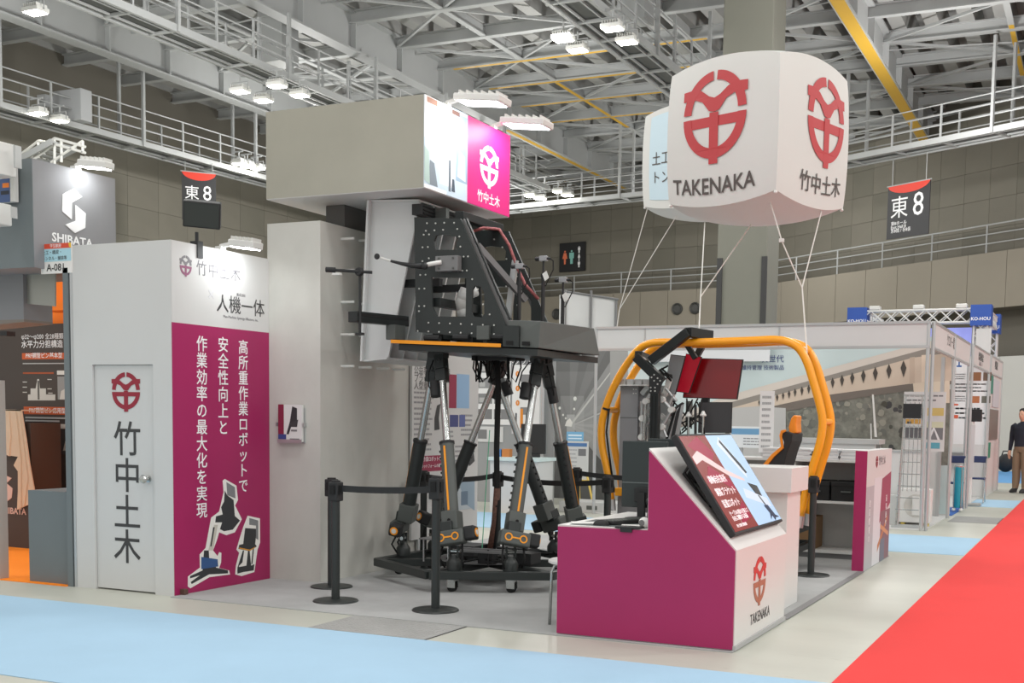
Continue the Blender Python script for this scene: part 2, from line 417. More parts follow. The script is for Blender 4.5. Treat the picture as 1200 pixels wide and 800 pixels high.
railing(wb, *WB, 8.2, 'grey pipe railing along the gallery below the toilet sign')
railing(wr, *WR, 8.2, 'grey pipe railing along the gallery below the dark hall banner', 2.9)
# column
t = thing('hall_column', (-9.2, 30, 0), kind='structure')
MB().box((-9.2, 30, 0), (-7.89, 31.2, 17)).build('column_shaft', colm, t, bevel=.03)
for x in (-9.19, -8.02): MB().box((x, 29.96, 3.4), (x+.14, 30.02, 5.55)).build('corner_guard', mat('dark_guard', (58, 58, 58), .6), t)

# ---- roof
roof = MB()
pitch = 1.1; x = -44.; pts = []
while x < 22:
    pts += [(x, 15.6), (x+.48, 15.6), (x+.55, 14.82), (x+1.03, 14.82)]; x += pitch
vv = []; ff = []
for k, (px_, pz) in enumerate(pts):
    vv += [(px_, 8, pz), (px_, 68, pz)]
for k in range(len(pts)-1): ff.append((2*k, 2*k+1, 2*k+3, 2*k+2))
roof.add(vv, ff)
roof.box((-44, 8, 15.65), (22, 68, 15.8))
ceil = tag(roof.build('ceiling', roofdeck, origin=(0, 0, 15)), kind='structure')
def ibeam(mb, p, q, h, wf, tf=.05, tw=.05, m=0):
    p, q = V(p), V(q)
    mb.beam(p+Z3*(tf/2), q+Z3*(tf/2), wf, tf, m=m); mb.beam(p+Z3*(h-tf/2), q+Z3*(h-tf/2), wf, tf, m=m); mb.beam(p+Z3*(h/2), q+Z3*(h/2), tw, h-2*tf, m=m)
b0 = None
YS = [22.8+2.9*k for k in range(14)]
for i, y in enumerate(YS):
    if b0 is None:
        mb = MB(); ibeam(mb, (-44, y, 14.4), (22, y, 14.4), .42, .26); b0 = mb.build('beam', steelpaint, ceil)
    else: shifted(b0, ceil, (0, y-YS[0], 0))
    if 40 < y < 50:
        MB().box((-22.8, y-.07, 14.39), (-12.9, y+.07, 14.4)).build('yellow_strip', yellowline, ceil)
for gx, yel in ((-31.5, 0), (-23.5, 0), (-7.5, 1), (-39, 0), (6, 0)):
    mb = MB(); ibeam(mb, (gx, 8, 13.5), (gx, 68, 13.5), 1.3, .5, .07, .07)
    for y in YS: mb.box((gx-.24, y-.03, 13.57), (gx+.24, y+.03, 14.75))
    g = mb.build('girder', steelpaint, ceil)
    if yel: MB().box((gx-.2, 30, 13.485), (gx+.2, 56, 13.5)).build('yellow_strip', yellowline, ceil)
    if gx == -23.5: MB().box((gx-.1, 46, 13.49), (gx+.1, 60, 13.5)).build('yellow_strip', yellowline, ceil)
for sx in (-27.5, -19.95, -13.5, -3.3, 2):
    mb = MB(); mb.box((sx-.1, 16, 14.42), (sx+.1, 66, 14.46)); mb.box((sx-.03, 16, 14.46), (sx+.03, 66, 14.78)); mb.build('strut', steelpaint, ceil)
MB().box((-20.03, 43, 14.405), (-19.87, 51, 14.415)).build('yellow_strip', yellowline, ceil)
MB().box((-3.38, 42.6, 14.405), (-3.22, 49, 14.415)).build('yellow_strip', yellowline, ceil)
for (xa, xb) in ((-23.5, -19.95), (-16.4, -19.95), (-31.5, -27.5), (-23.5, -27.5), (-7.5, -3.3), (-7.5, -11.5), (2, -3.3)):
    for k in range(1, len(YS)-2, 2):
        MB().beam((xa, YS[k], 14.5), (xb, YS[k+1], 14.5), .09, .09).build('brace', steelpaint, ceil)
        MB().beam((xb, YS[k+1], 14.48), (xa, YS[k+2], 14.48), .09, .09).build('brace', steelpaint, ceil)
        MB().cyl((xa, YS[k]+1.2, 14.55), (xb, YS[k]+1.5, 14.45), .03, n=5).build('tie_rod', steelpaint, ceil)
# ducts and cases hanging between the beams
DA, DB = atz(316, 72, 13.05), atz(742, 22, 13.05)
MB().box(DA-V((.5, 0, 0)), DA+V((.5, .9, 1.765))).build('air_duct', steelpaint, ceil)
MB().box(DB-V((.35, 0, 0)), DB+V((.35, .8, 1.765))).build('air_duct', steelpaint, ceil)

# ---- catwalks
def catwalk(A, B, z, wd, label, hang=None, step=1.6, lamps=(), hangto=14.25):
    A, B = V((A[0], A[1], z)), V((B[0], B[1], z)); L = (B-A).length; d = (B-A).normalized(); s = V((d.y, -d.x, 0))
    t = thing('catwalk', A, label, 'catwalk')
    MB().obox((A+B)/2+Z3*.12, d*(L/2), s*(wd/2-.06), Z3*.02).build('walkway_grating', steeldark, t)
    for q in (-1, 1):
        MB().beam(A+s*q*wd/2+Z3*.09, B+s*q*wd/2+Z3*.09, .1, .2).build('side_channel', steelpaint, t)
        for h in (1.3, .95, .6): MB().cyl(A+s*q*wd/2+Z3*h, B+s*q*wd/2+Z3*h, .026, n=5).build('rail', steelpaint, t)
    for q in (-.25, .25): MB().beam(A+s*q*wd+Z3*.05, B+s*q*wd+Z3*.05, .05, .06).build('stringer', steelpaint, t)
    c0 = MB().obox(A+Z3*.04, d*.04, s*(wd/2), Z3*.04).build('cross_member', steelpaint, t)
    p0 = MB().obox(A+s*wd/2+Z3*.65, d*.03, s*.03, Z3*.65).build('post', steelpaint, t)
    k = int(L/step)
    for i in range(k+1):
        if i: shifted(c0, t, d*(i*step)); shifted(p0, t, d*(i*step))
        shifted(p0, t, d*(i*step)-s*wd)
    if hang:
        hp = None
        for i in range(0, k+1, 3):
            for q in (-1, 1):
                c = A+d*(i*step)+s*q*(wd/2+.06)
                hh = (hangto-z)/2
                if hp is None: hp = MB().obox(c+Z3*hh, d*.05, s*.05, Z3*hh).build('hanger', steelpaint, t); c0h = c
                else: shifted(hp, t, c-c0h)
    return t
catwalk((-23.55, 16), (-23.55, 49.4), 11.55, 1.0, 'hanging steel catwalk with flood lamps that passes above the booth header', True, hangto=13.5)
catwalk((-12.42, 18), (-12.42, 46.6), 11.6, 1.05, 'hanging steel catwalk with flood lamps that passes above the white balloons', True)
catwalk((-33.3, 22), (-32.0, 51.2), 11.0, 1.1, 'steel catwalk along the left hall wall above the grey booth', True, 2.0)
catwalk((-31.6, 52.2), (-14.6, 49.6), 11.1, 1.1, 'steel catwalk along the back hall wall above the toilet sign', True, 2.0)
catwalk((-14.2, 48.9), (6, 38.6), 11.1, 1.1, 'steel catwalk along the angled hall wall above the dark hall banner', True, 2.0)

# ---- flood lamps under the catwalks
def flood(p, label, group, proto=[None], to=None):
    p = V(p)
    if proto[0] is None:
        t = thing('flood_light', p)
        MB().box(p+V((-.27, -.2, .05)), p+V((.27, .2, .16))).build('housing', whitecase, t, bevel=.02)
        MB().box(p+V((-.23, -.165, .03)), p+V((.23, .165, .052))).build('lens', lampwhite, t)
        mb = MB()
        for i in range(7): mb.box(p+V((-.22+i*.07, -.17, .16)), p+V((-.205+i*.07, .17, .24)))
        mb.build('heat_sink', whitecase, t)
        mb = MB(); mb.tube([p+V((-.29, 0, .1)), p+V((-.29, 0, .34)), p+V((.29, 0, .34)), p+V((.29, 0, .1))], .018, 5); mb.cyl(p+V((0, 0, .33)), p+V((0, 0, .55)), .03, n=6); mb.build('yoke', steelpaint, t)
        proto[0] = t
    else: t = copy_tree(proto[0], p)
    tag(t, label, 'lamp', group)
    if to is not None: mb = MB(); mb.beam(p+V((0, 0, .53)), V(to), .05, .05); mb.build('clamp_arm', steelpaint, t)
    return t
for p in ((280, 96), (325, 89), (347, 101), (307, 107), (25, 3)):
    q = atz(*p, 11.4); flood((-24.25 if q.x < -23.6 else -22.8, q.y, 11.4-.35), 'lit white flood lamp clamped to the catwalk above the booth header', 'flood lamps of the catwalk above the booth header', to=(-24.05 if q.x < -23.6 else -23.05, q.y, 11.58))
for p in ((660, 35), (677, 48), (718, 22), (735, 38)):
    q = atz(*p, 11.4); flood((q.x, q.y, 11.4-.3), 'lit white flood lamp clamped to the catwalk above the balloons', 'flood lamps of the catwalk above the balloons', to=(-12.95 if q.x < -12.4 else -11.9, q.y, 11.64))
for p in ((45, 133), (70, 142), (290, 195), (302, 198), (280, 192)):
    Yq = 31.
    for _ in range(5): xc = -33.3+1.3*(Yq-22)/29.2+.55; q = atx(*p, xc+.34); Yq = q.y
    flood((q.x, q.y, q.z-.05), 'lit white flood lamp on the catwalk along the left hall wall', 'flood lamps of the left wall catwalk', to=(xc, q.y, q.z+.48))
for p in ((622, 230), (633, 233), (655, 225), (665, 229)):
    xq = -23.
    for _ in range(5): yc = 52.2-2.6*(xq+31.6)/17-.55; q = aty(*p, yc-.3); xq = q.x
    flood((q.x, q.y, q.z-.05), 'lit white flood lamp on the catwalk along the back hall wall', 'flood lamps of the back wall catwalk', to=(q.x, yc, q.z+.48))
# speaker cases on the left catwalk
for (a, b) in (((62, 107), (95, 140)), ((43, 111), (53, 124))):
    p = aty(*a, 30.8); q = aty(*b, 30.8)
    tag(MB().box((p.x, 30.8, q.z), (q.x, 31.3, p.z)).build('wall_cabinet', mat('pale_grey_box', (176, 178, 180), .5), bevel=.02), 'pale grey %s box beside the lamps of the left hall catwalk' % ('large' if a[0] == 62 else 'small'), 'box')
# steep access stair below the left catwalk
st = thing('access_stair', aty(28, 190, 29.5), 'white steel access stair with railings above the grey booth', 'stair')
for (a, b, Y) in (((24, 181), (45, 165), 29.5), ((37, 182), (64, 162), 28.8), ((64, 162), (100, 172), 28.8), ((45, 165), (64, 168), 29.5), ((60, 190), (97, 165), 28.8), ((24, 187), (45, 172), 29.5), ((37, 188), (64, 169), 28.8), ((64, 169), (100, 179), 28.8)):
    MB().cyl(aty(*a, Y), aty(*b, Y), .045, n=6).build('rail', whitecase, st)
for (x, y0, y1, Y) in ((45, 165, 188, 29.5), (64, 162, 192, 28.8), (72, 164, 190, 28.8), (97, 165, 180, 28.8), (37, 182, 192, 28.8), (52, 166, 190, 29.5)):
    MB().cyl(aty(x, y0, Y), aty(x, y1, Y), .045, n=6).build('post', whitecase, st)
pA, pB = aty(30, 192, 29.1), aty(75, 168, 29.1)
for i in range(6):
    c = pA.lerp(pB, (i+.5)/6); MB().obox(c, (.14, 0, 0), (0, .5, 0), (0, 0, .03)).build('tread', steelpaint, st)
MB().beam(pA+V((0, -.5, -.05)), pB+V((0, -.5, -.05)), .06, .2).build('stringer', steelpaint, st); MB().beam(pA+V((0, .5, -.05)), pB+V((0, .5, -.05)), .06, .2).build('stringer', steelpaint, st)

# ---- signs of the hall
blacksign = mat('charcoal_sign', (44, 44, 46), .5)
redsign = mat('sign_red', (222, 62, 44), .5)
def banner(TL, TR, h, label):
    U = (TR-TL); w_ = U.length; U.normalize(); O = TL-Z3*h; N = U.cross(Z3)
    t = thing('hall_banner', O, label, 'banner')
    MB().prism([(0, 0), (w_, 0), (w_, h), (0, h)], O-N*.03, U, Z3, .03).build('cloth', blacksign, t)
    k = ell(0, 0, w_*.5, h*.17, 14, 180, 360)
    MB().prism([(w_*.5+p[0]*1.0, h+p[1]) for p in k], O+N*.004, U, Z3, .004).build('red_arc', redsign, t)
    text('東', w_*.44, O+U*(w_*.29)+Z3*(h*.55), U, Z3, inkwhite, t, t=.006)
    text('8', w_*.62, O+U*(w_*.74)+Z3*(h*.565), U, Z3, inkwhite, t, t=.006, squeeze=.9)
    for i, s_ in enumerate(('東8ホール', 'East Hall 8', '东8馆 / 동8홀')):
        text(s_, w_*.085, O+U*(w_*.1)+Z3*(h*(.28-.07*i)), U, Z3, inkwhite, t, align='LEFT', t=.006)
    MB().cyl(TL-U*.05, TR+U*.05, .025, n=6).build('top_rod', steelpaint, t)
    for q in (.1, .9): MB().cyl(TL+U*(w_*q), TL+U*(w_*q)+Z3*(11.05-TL.z), .015, n=5).build('hanging_wire', steelpaint, t)
TL = aty(213, 200, 36.5); TR = atz(253, 204, TL.z); banner(TL, TR, 1.84, 'dark hall banner above the grey booth and the small black floodlight')
TL = aty(1041, 219, 46); TR = atz(1090.5, 209.5, TL.z); banner(TL, TR, 1.93, 'dark hall banner above the angled gallery railing')
# toilet sign
n_b = wb[2]; d_b = wb[1]
A3 = V((WB[0][0], WB[0][1], 0)) - n_b*1.15
def on_wall(px_, py_): # point of the upper back wall plane
    r_ = ray(px_, py_); return CAM + r_*((A3-CAM).dot(n_b)/r_.dot(n_b))
TLp, TRp, BLp = on_wall(657, 285.5), on_wall(687, 284), on_wall(657, 319)
w_ = (TRp-TLp).length; h = TLp.z-BLp.z; O = V((TLp.x, TLp.y, BLp.z)) + n_b*.1
t = thing('toilet_sign', O, 'dark square toilet sign with figures above the back gallery', 'sign')
MB().prism([(0, 0), (w_, 0), (w_, h), (0, h)], O-n_b*.06, d_b, Z3, .06).build('board', blacksign, t)
def figure(cx, c, skirt, sc=1., cy=.5):
    mb = MB(); q = lambda x, y: ((cx+x*sc)*w_, (cy+y*sc)*h)
    OO = O+n_b*.002
    mb.prism([q(.035*math.cos(a*.628), .2+.035*math.sin(a*.628)) for a in range(10)], OO, d_b, Z3, .008)
    if skirt: mb.prism([q(*p) for p in ((-.05, .15), (.05, .15), (.1, -.05), (.04, -.05), (.03, -.24), (-.03, -.24), (-.04, -.05), (-.1, -.05))], OO, d_b, Z3, .008)
    else: mb.prism([q(*p) for p in ((-.09, .15), (.09, .15), (.09, -.05), (.05, -.05), (.05, -.24), (-.05, -.24), (-.05, -.05), (-.09, -.05))], OO, d_b, Z3, .008)
    mb.build('figure', c, t)
figure(.22, mat('sign_coral', (236, 128, 92), .5), True); figure(.48, mat('sign_teal', (140, 200, 190), .5), False)
figure(.77, inkwhite, False, .5, .74); figure(.77, inkwhite, True, .5, .48); figure(.77, inkwhite, False, .5, .24)
# round vents on the gallery wall
for (vx, vy) in ((794, 362), (815, 361), (653, 368)):
    r_ = ray(vx, vy); A0 = V((WB[0][0], WB[0][1], 0)); c = CAM + r_*((A0-CAM).dot(n_b)/r_.dot(n_b))
    t = thing('round_vent', c, 'round black wall vent in the pale gallery panels', 'vent', 'round vents in the gallery wall')
    mb = MB(); mb.lathe([(.2, 0), (.31, 0), (.31, .1), (.27, .14), (.24, .12), (.2, .06)], c, n_b, 20); mb.build('ring', mat('vent_grey', (70, 70, 68), .5), t, smooth=40)
    MB().lathe([(.24, .005), (.24, .03)], c, n_b, 20).build('throat', blackrub, t)
# ================================================================ the booth: storage room, tower, header, counter
class PX_plane:
    """a printed plane in the scene: turns measured points into (u, w) on it"""
    def __init__(s, O, U, W): s.O, s.U, s.W = V(O), V(U).normalized(), V(W).normalized(); s.N = s.U.cross(s.W)
    def p(s, x, y): r = ray(x, y); return CAM + r*((s.O-CAM).dot(s.N)/r.dot(s.N))
    def uw(s, x, y): q = s.p(x, y)-s.O; return (q.dot(s.U), q.dot(s.W))
    def poly(s, pts): return [s.uw(*q) for q in pts]
    def rect(s, x0, y0, x1, y1): a = s.uw(x0, y1); b = s.uw(x1, y0); return (a[0], a[1], b[0], b[1])
# ---- storage room
sx0, sx1, sy0, sy1, sh = -7.43, -6.41, 7.03, 8.188, 2.70
room = thing('storage_room', (sx0, sy0, 0), 'tall white storage cubicle with company door and magenta side panel', 'booth cubicle')
fp = PX_plane((sx0, sy0, 0), X3, Z3)
du0 = fp.uw(108, 427)[0]; du1 = fp.uw(179, 427)[0]; dh = fp.uw(145, 427)[1]
MB().prism([(0, 0), (du0, 0), (du0, dh), (du1, dh), (du1, 0), (sx1-sx0, 0), (sx1-sx0, sh), (0, sh)], (sx0, sy0+.05, 0), X3, Z3, .05).build('front_panel', white_panel, room)
door = MB().prism([(du0+.003, .012), (du1-.003, .012), (du1-.003, dh-.003), (du0+.003, dh-.003)], (sx0, sy0+.045, 0), X3, Z3, .025).build('door', white_panel, room, bevel=.002)
boxpart('wall_panel', (sx0, sy0+.05, 0), (sx0+.05, sy1, sh), white_panel, room)
boxpart('wall_panel', (sx0+.05, sy1-.05, 0), (sx1, sy1, sh), white_panel, room)
boxpart('wall_panel', (sx1-.05, sy0+.05, 0), (sx1, sy1-.05, sh), white_panel, room)
boxpart('corner_post', (sx0-.002, sy0-.004, 0), (sx0+.022, sy0+.03, sh), alu, room)
k = fp.p(172, 561); kn = V((k.x, sy0+.02, k.z))
mb = MB(); mb.lathe([(.028, 0), (.028, .008), (.012, .012), (.012, .04), (.03, .046), (.034, .06), (.026, .075), (.001, .078)], kn, (0, -1, 0), 18); mb.build('knob', steel, door, smooth=40)
dp = V((sx0, sy0+.02, 0))
def on_door(x, y): q = fp.p(x, y); return V((q.x, sy0+.0195, q.z))
emblem(door, on_door(145.5, 458), X3, Z3, .315, inkred, asp=.98)
for ch, yy in (('竹', 517), ('中', 560), ('土', 603), ('木', 643.5)):
    text(ch, .285, on_door(147, yy), X3, Z3, inkdark, door, bold=.006)
sp_ = PX_plane((sx1, sy0, 0), Y3, Z3); D = sy1-sy0
zs = sp_.uw(199, 377)[1]
whs = MB().prism([(0.004, zs), (D, zs), (D, sh), (0.004, sh)], (sx1, sy0, 0), Y3, Z3, .004).build('white_print', white_panel, room)
mgs = MB().prism([(0.004, 0.005), (D, 0.005), (D, zs), (0.004, zs)], (sx1, sy0, 0), Y3, Z3, .004).build('magenta_print', magenta, room)
def on_side(x, y): q = sp_.p(x, y); return V((sx1+.004, q.y, q.z))
emblem(whs, on_side(217, 311), Y3, Z3, .165, inkgrey, asp=.85, lower=mat('muted_plum_ink', (150, 90, 120), .6))
text('竹中土木', .125, on_side(256, 319), Y3, Z3, mat('soft_grey_ink', (120, 118, 122), .6), whs, spacing=1.12)
text('×', .16, on_side(247, 346), Y3, Z3, inkfaint, whs)
text('株式会社', .028, on_side(282, 346), Y3, Z3, inkgrey, whs)
text('人機一体', .15, on_side(282, 360), Y3, Z3, inkdark, whs, bold=.003)
text('Man-Machine Synergy Effectors, Inc.', .030, on_side(282, 373), Y3, Z3, inkgrey, whs)
def column(s_, x, ya, yb, size):
    n_ = len(s_)
    for i, ch in enumerate(s_):
        text(ch, size, on_side(x, ya+(yb-ya)*i/(n_-1)), Y3, Z3, inkwhite, mgs, bold=.008, name='character')
column('作業効率の最大化を実現', 236, 404, 599, .128)
column('安全性向上と', 261, 405, 502, .128)
column('高所重作業ロボットで', 284.5, 408, 570, .124)
# cut-out pictures of the machines
q = lambda pts: sp_.poly([(200+a*130/693, 550+b*150/800) for a, b in pts])
wh_, dk_, bl_, gr_, cr_ = (240, 238, 232), (52, 54, 56), (52, 88, 140), (128, 130, 132), (206, 202, 190)
it = []
def cut(c, pts, lay): it.append((c, q(pts), lay))
cut(wh_, [(335, 58), (408, 100), (418, 190), (400, 225), (442, 310), (398, 392), (345, 410), (300, 392), (286, 440), (262, 505), (290, 540), (300, 515), (314, 520), (312, 580), (300, 615), (362, 630), (368, 655), (240, 672), (120, 742), (104, 730), (105, 668), (180, 612), (178, 530), (215, 490), (250, 300), (300, 262), (328, 140), (322, 70)], 1)
cut(gr_, [(345, 78), (398, 110), (402, 180), (350, 160)], 3)
cut(dk_, [(335, 130), (350, 160), (390, 190), (398, 290), (430, 318), (385, 375), (330, 385), (305, 372), (318, 330), (275, 330), (280, 292), (322, 280), (312, 235), (330, 200)], 2)
cut(cr_, [(268, 345), (292, 345), (262, 505), (232, 505)], 2)
cut(dk_, [(262, 360), (272, 360), (252, 480), (244, 480)], 4)
cut(bl_, [(188, 545), (290, 560), (294, 605), (188, 622)], 3)
cut(dk_, [(205, 505), (235, 505), (238, 560), (280, 575), (280, 612), (355, 630), (355, 648), (236, 655), (128, 715), (122, 702), (180, 660), (118, 680), (118, 665), (196, 630)], 2)
cut(wh_, [(478, 288), (555, 305), (556, 455), (540, 500), (520, 640), (440, 665), (400, 655), (405, 600), (425, 520), (408, 500), (425, 440), (450, 360)], 1)
cut(gr_, [(488, 302), (544, 318), (544, 440), (530, 430), (530, 350), (488, 345)], 3)
cut(dk_, [(462, 365), (535, 370), (525, 465), (535, 480), (490, 510), (420, 495), (425, 470), (450, 465)], 2)
cut((214, 150, 50), [(425, 486), (490, 500), (525, 482), (525, 488), (490, 508), (425, 494)], 3)
cut(dk_, [(448, 505), (456, 505), (445, 580), (425, 600), (412, 640), (415, 610)], 2)
cut(dk_, [(480, 505), (490, 505), (500, 600), (520, 590), (516, 630), (450, 640), (414, 650), (414, 610), (470, 600)], 2)
cut(dk_, [(510, 490), (518, 490), (508, 590), (500, 590)], 2)
poster('machine_picture', mgs, (sx1+.004, sy0, 0), Y3, Z3, 1, 1, it)
MB().box((sx1+.005, sy0+.06, 0.008), (sx1+.05, sy0+.1, .05)).build('cable_clip', mat('brown_rubber', (96, 70, 60), .7), room)
# black floodlight clamped to the storage room, white arm lamp on it
fl = on_side(233, 285)
t = thing('floodlight', (sx1-.03, fl.y, sh), 'small black floodlight clamped to the top of the white storage cubicle', 'lamp')
fx, fy, fz = sx1-.03, fl.y, sh
MB().box((fx-.03, fy-.03, fz-.10), (fx+.045, fy+.03, fz+.03)).build('clamp', blackmatte, t)
MB().cyl((fx+.01, fy, fz+.02), (fx+.01, fy, fz+.10), .014, n=8).build('stem', blackmatte, t)
U_ = V((.80, .60, -.05)).normalized(); N_ = V((.45, -.62, -.25)); N_ = (N_-U_*N_.dot(U_)).normalized(); W_ = N_.cross(U_)
if W_.z < 0: W_ = -W_
cc = V((fx+.04, fy+.03, fz+.24))
MB().obox(cc, U_*.14, W_*.10, N_*.05).build('head', blackmatte, t, bevel=.01)
MB().obox(cc+N_*.052, U_*.128, W_*.088, N_*.003).build('front_glass', mat('smoked_glass', (46, 52, 52), .15), t)
def arm_lamp(base, d, label, L=.32, w=.16, arm=.16, tilt=-.12, power=7):
    """white LED head on a short bracket that reaches out from a panel edge"""
    base = V(base); d = V(d).normalized(); s = V((d.y, -d.x, 0)); t = thing('arm_light', base, label, 'lamp', 'white arm lights of the booths')
    MB().box(base+V((-.03, -.03, -.09)), base+V((.03, .03, .03))).build('clamp', whitecase, t)
    dd = (d+Z3*tilt).normalized(); nn = s.cross(dd)
    if nn.z < 0: nn = -nn
    a0 = base+Z3*.03; a1 = base+d*arm+Z3*.05
    MB().beam(a0, a1, .03, .03).build('bracket', whitecase, t)
    c = a1+dd*(L/2)
    MB().obox(c, dd*(L/2), s*(w/2), nn*.028).build('head', whitecase, t, bevel=.01)
    mb = MB()
    for i in range(6): mb.obox(c-dd*(L*.4)+dd*(L*.16*i)+nn*.04, dd*.006, s*(w*.42), nn*.014)
    mb.build('heat_sink', whitecase, t)
    MB().obox(c-nn*.03, dd*(L*.42), s*(w*.42), nn*.003).build('lens', boothlamp, t)
    lt = area_lamp('arm_light_glow', c-nn*.05, L*.8, w*.8, power, target=c-nn*.05-Z3*1.2-d*.55, col=(.94, .98, 1)); return t
lb = on_side(262, 294); arm_lamp((sx1-.03, lb.y, sh), (1, .05, 0), 'white LED arm light reaching over the white print of the storage cubicle', arm=.12, L=.24, w=.14, power=2.4)

# ---- grey tower with pegs
tx0, tx1, ty0, ty1, th = -6.42, -5.885, 8.19, 10.45, 2.99
tower = thing('display_tower', (tx0, ty0, 0), 'grey concrete look wall tower beside the storage cubicle, with white pegs', 'booth wall')
boxpart('tower_body', (tx0, ty0, 0.006), (tx1, ty1, th), plaster, tower)
boxpart('neck', (-6.12, 8.6, th), (-5.93, 9.66, 3.188), dark_recess, tower)
pm = None
for r_, yy in enumerate((280, 317, 354, 392, 429)):
    for c_, xx in enumerate((400, 421, 442, 461)):
        b = atx(xx, yy+c_*1.3*(1 if r_ > 2 else 1.6), tx1)
        if pm is None:
            pm = MB().cyl(b, b+V((.13, 0, .0)), .011, n=8).build('peg', whitecase, tower); b0_ = b
        else: shifted(pm, tower, b-b0_)
# brochure pocket on the tower front
fpt = PX_plane((tx0, ty0, 0), X3, Z3)
A = fpt.p(329, 517); B = fpt.p(357, 474)
t = thing('brochure_holder', (A.x, ty0, A.z), 'wall pocket with white brochures on the grey tower', 'brochure holder')
boxpart('back_plate', (A.x-.01, ty0-.008, A.z-.01), (B.x+.01, ty0, B.z-.03), alu, t)
for xx in (A.x-.02, B.x+.012): boxpart('side_clip', (xx, ty0-.045, A.z+.13), (xx+.008, ty0, A.z+.16), alu, t)
boxpart('front_lip', (A.x, ty0-.045, A.z-.01), (B.x, ty0-.04, A.z+.02), alu, t)
br = thing('brochure', (A.x, ty0-.02, A.z), 'white brochure with a machine picture in the wall pocket', 'brochure')
boxpart('pages', (A.x+.002, ty0-.036, A.z), (B.x-.002, ty0-.012, B.z), white_gloss, br)
poster('cover', br, (A.x+.002, ty0-.036, A.z), X3, Z3, B.x-A.x-.004, B.z-A.z,
       [((132, 34, 62), (0, .2, .24, 1)), ((60, 70, 130), (0, 0, .34, .2)), ((50, 50, 52), [(.35, .2), (.5, .55), (.6, .95), (.8, .9), (.8, .5), (.6, .5), (.45, .2)]), ((60, 60, 60), [(.5, .5), (.85, .6), (.8, .4), (.55, .4)]), ((120, 120, 120), (.55, .28, .8, .33)), ((120, 120, 120), (.5, .05, .9, .09))])
# ---- header box
hx0, hx1, hy0, hy1, hz0, hz1 = -6.43, -4.91, 8.19, 9.67, 3.195, 3.905
hdr = thing('header_box', (hx0, hy0, hz0), 'large beige grey header box with photo and pink logo side above the robot', 'booth header')
boxpart('header_body', (hx0, hy0, hz0), (hx1, hy1, hz1), plaster_w, hdr)
boxpart('soffit', (hx0+.002, hy0+.002, hz0-.006), (hx1-.002, hy1-.002, hz0), white_panel, hdr)
hp_ = PX_plane((hx1, hy0, 0), Y3, Z3); ysp = atx(547, 180, hx1).y
pn = boxpart('pink_print', (hx1, ysp, hz0), (hx1+.006, hy1, hz1), pink, hdr)
def on_hdr(x, y): k_ = hp_.p(x, y); return V((hx1+.006, k_.y, k_.z))
emblem(pn, on_hdr(572.5, 195), Y3, Z3, .37, inkwhite, asp=.98)
text('竹中土木', .105, on_hdr(572, 234), Y3, Z3, inkwhite, pn, bold=.008)
w_ = ysp-hy0
ph = [((196, 214, 226), (0, 0, 1, 1)), ((238, 238, 234), [(0, .55), (.45, .5), (.6, 1), (0, 1)]), ((150, 176, 196), (.72, .2, 1, .96)), ((232, 236, 238), [(.35, .1), (.62, .1), (.7, .6), (.52, .72), (.36, .6)]),
      ((204, 190, 182), [(.42, .58), (.56, .58), (.58, .74), (.48, .8), (.41, .72)]), ((120, 132, 140), [(.1, .05), (.3, .05), (.22, .3), (.12, .32)]), ((96, 108, 116), (.55, .05, .6, .4)), ((240, 240, 238), (0, .0, .5, .04)),
      ((168, 118, 92), (.05, .93, .28, .99)), ((110, 80, 70), (.62, .93, .8, .98)), ((172, 196, 188), [(.0, .08), (.12, .05), (.1, .4), (.0, .45)]), ((224, 230, 232), [(.75, .25), (.95, .22), (.93, .5), (.8, .55)]), ((70, 84, 96), [(.62, .06), (.7, .06), (.68, .2), (.63, .2)])]
poster('photo_print', hdr, (hx1, hy0, hz0), Y3, Z3, w_, hz1-hz0, ph, base=(206, 216, 224), t=.006)
for px_, lab in ((527, 'white LED arm light above the photo half of the header box'), (581, 'white LED arm light above the pink half of the header box')):
    k_ = hp_.p(px_, 128 if px_ < 550 else 152); arm_lamp((hx1-.03, k_.y, hz1), (1, .0, 0), lab, L=.42, w=.22, arm=.12, power=4)

# ---- counter
cx0, cx1, cy0, cy1 = -3.184, -1.985, 7.02, 8.30
prof = [(cx0, .006), (cx1, .006), (cx1, .624), (-2.565, 1.234), (-2.565, .725), (cx0, .717)]
cnt = thing('counter', (cx0, cy0, 0), 'magenta and white demonstration counter with a sloped top and company mark', 'counter')
MB().prism([(-2.565, .006), (cx1, .006), (cx1, .624), (-2.565, 1.234)], (0, cy1, 0), X3, Z3, cy1-cy0-.012).build('counter_body', white_gloss, cnt)
boxpart('desk_top', (cx0, cy0+.012, .69), (-2.565, cy1, .722), white_gloss, cnt)
boxpart('desk_front', (cx0, cy0+.012, .006), (-2.565, cy0+.05, .69), white_gloss, cnt)
ins = [(cx0+.008, .012), (cx1-.006, .012), (cx1-.006, .618), (-2.56, 1.216), (-2.557, .718), (cx0+.006, .711)]
MB().prism(ins, (0, cy0+.012, 0), X3, Z3, .014).build('magenta_front', magenta, cnt)
boxpart('base_strip', (cx1-.01, cy0, .006), (cx1+.012, cy1, .035), mat('grey_strip', (176, 176, 176), .5), cnt)
cp = PX_plane((cx1, cy0, 0), Y3, Z3)
emblem(cnt, cp.p(890, 679)+V((.0005, 0, 0)), Y3, Z3, .335, mat('vermilion_ink', (206, 52, 48), .5), asp=.98, lower=mat('copper_ink', (178, 110, 84), .5))
text('TAKENAKA', .10, cp.p(890.5, 721)+V((.0005, 0, 0)), Y3, Z3, inkdark, cnt, squeeze=.95)
bc = thing('slim_case', (-2.69, cy0+.03, .722), 'slim black case lying over the desk edge of the counter', 'case')
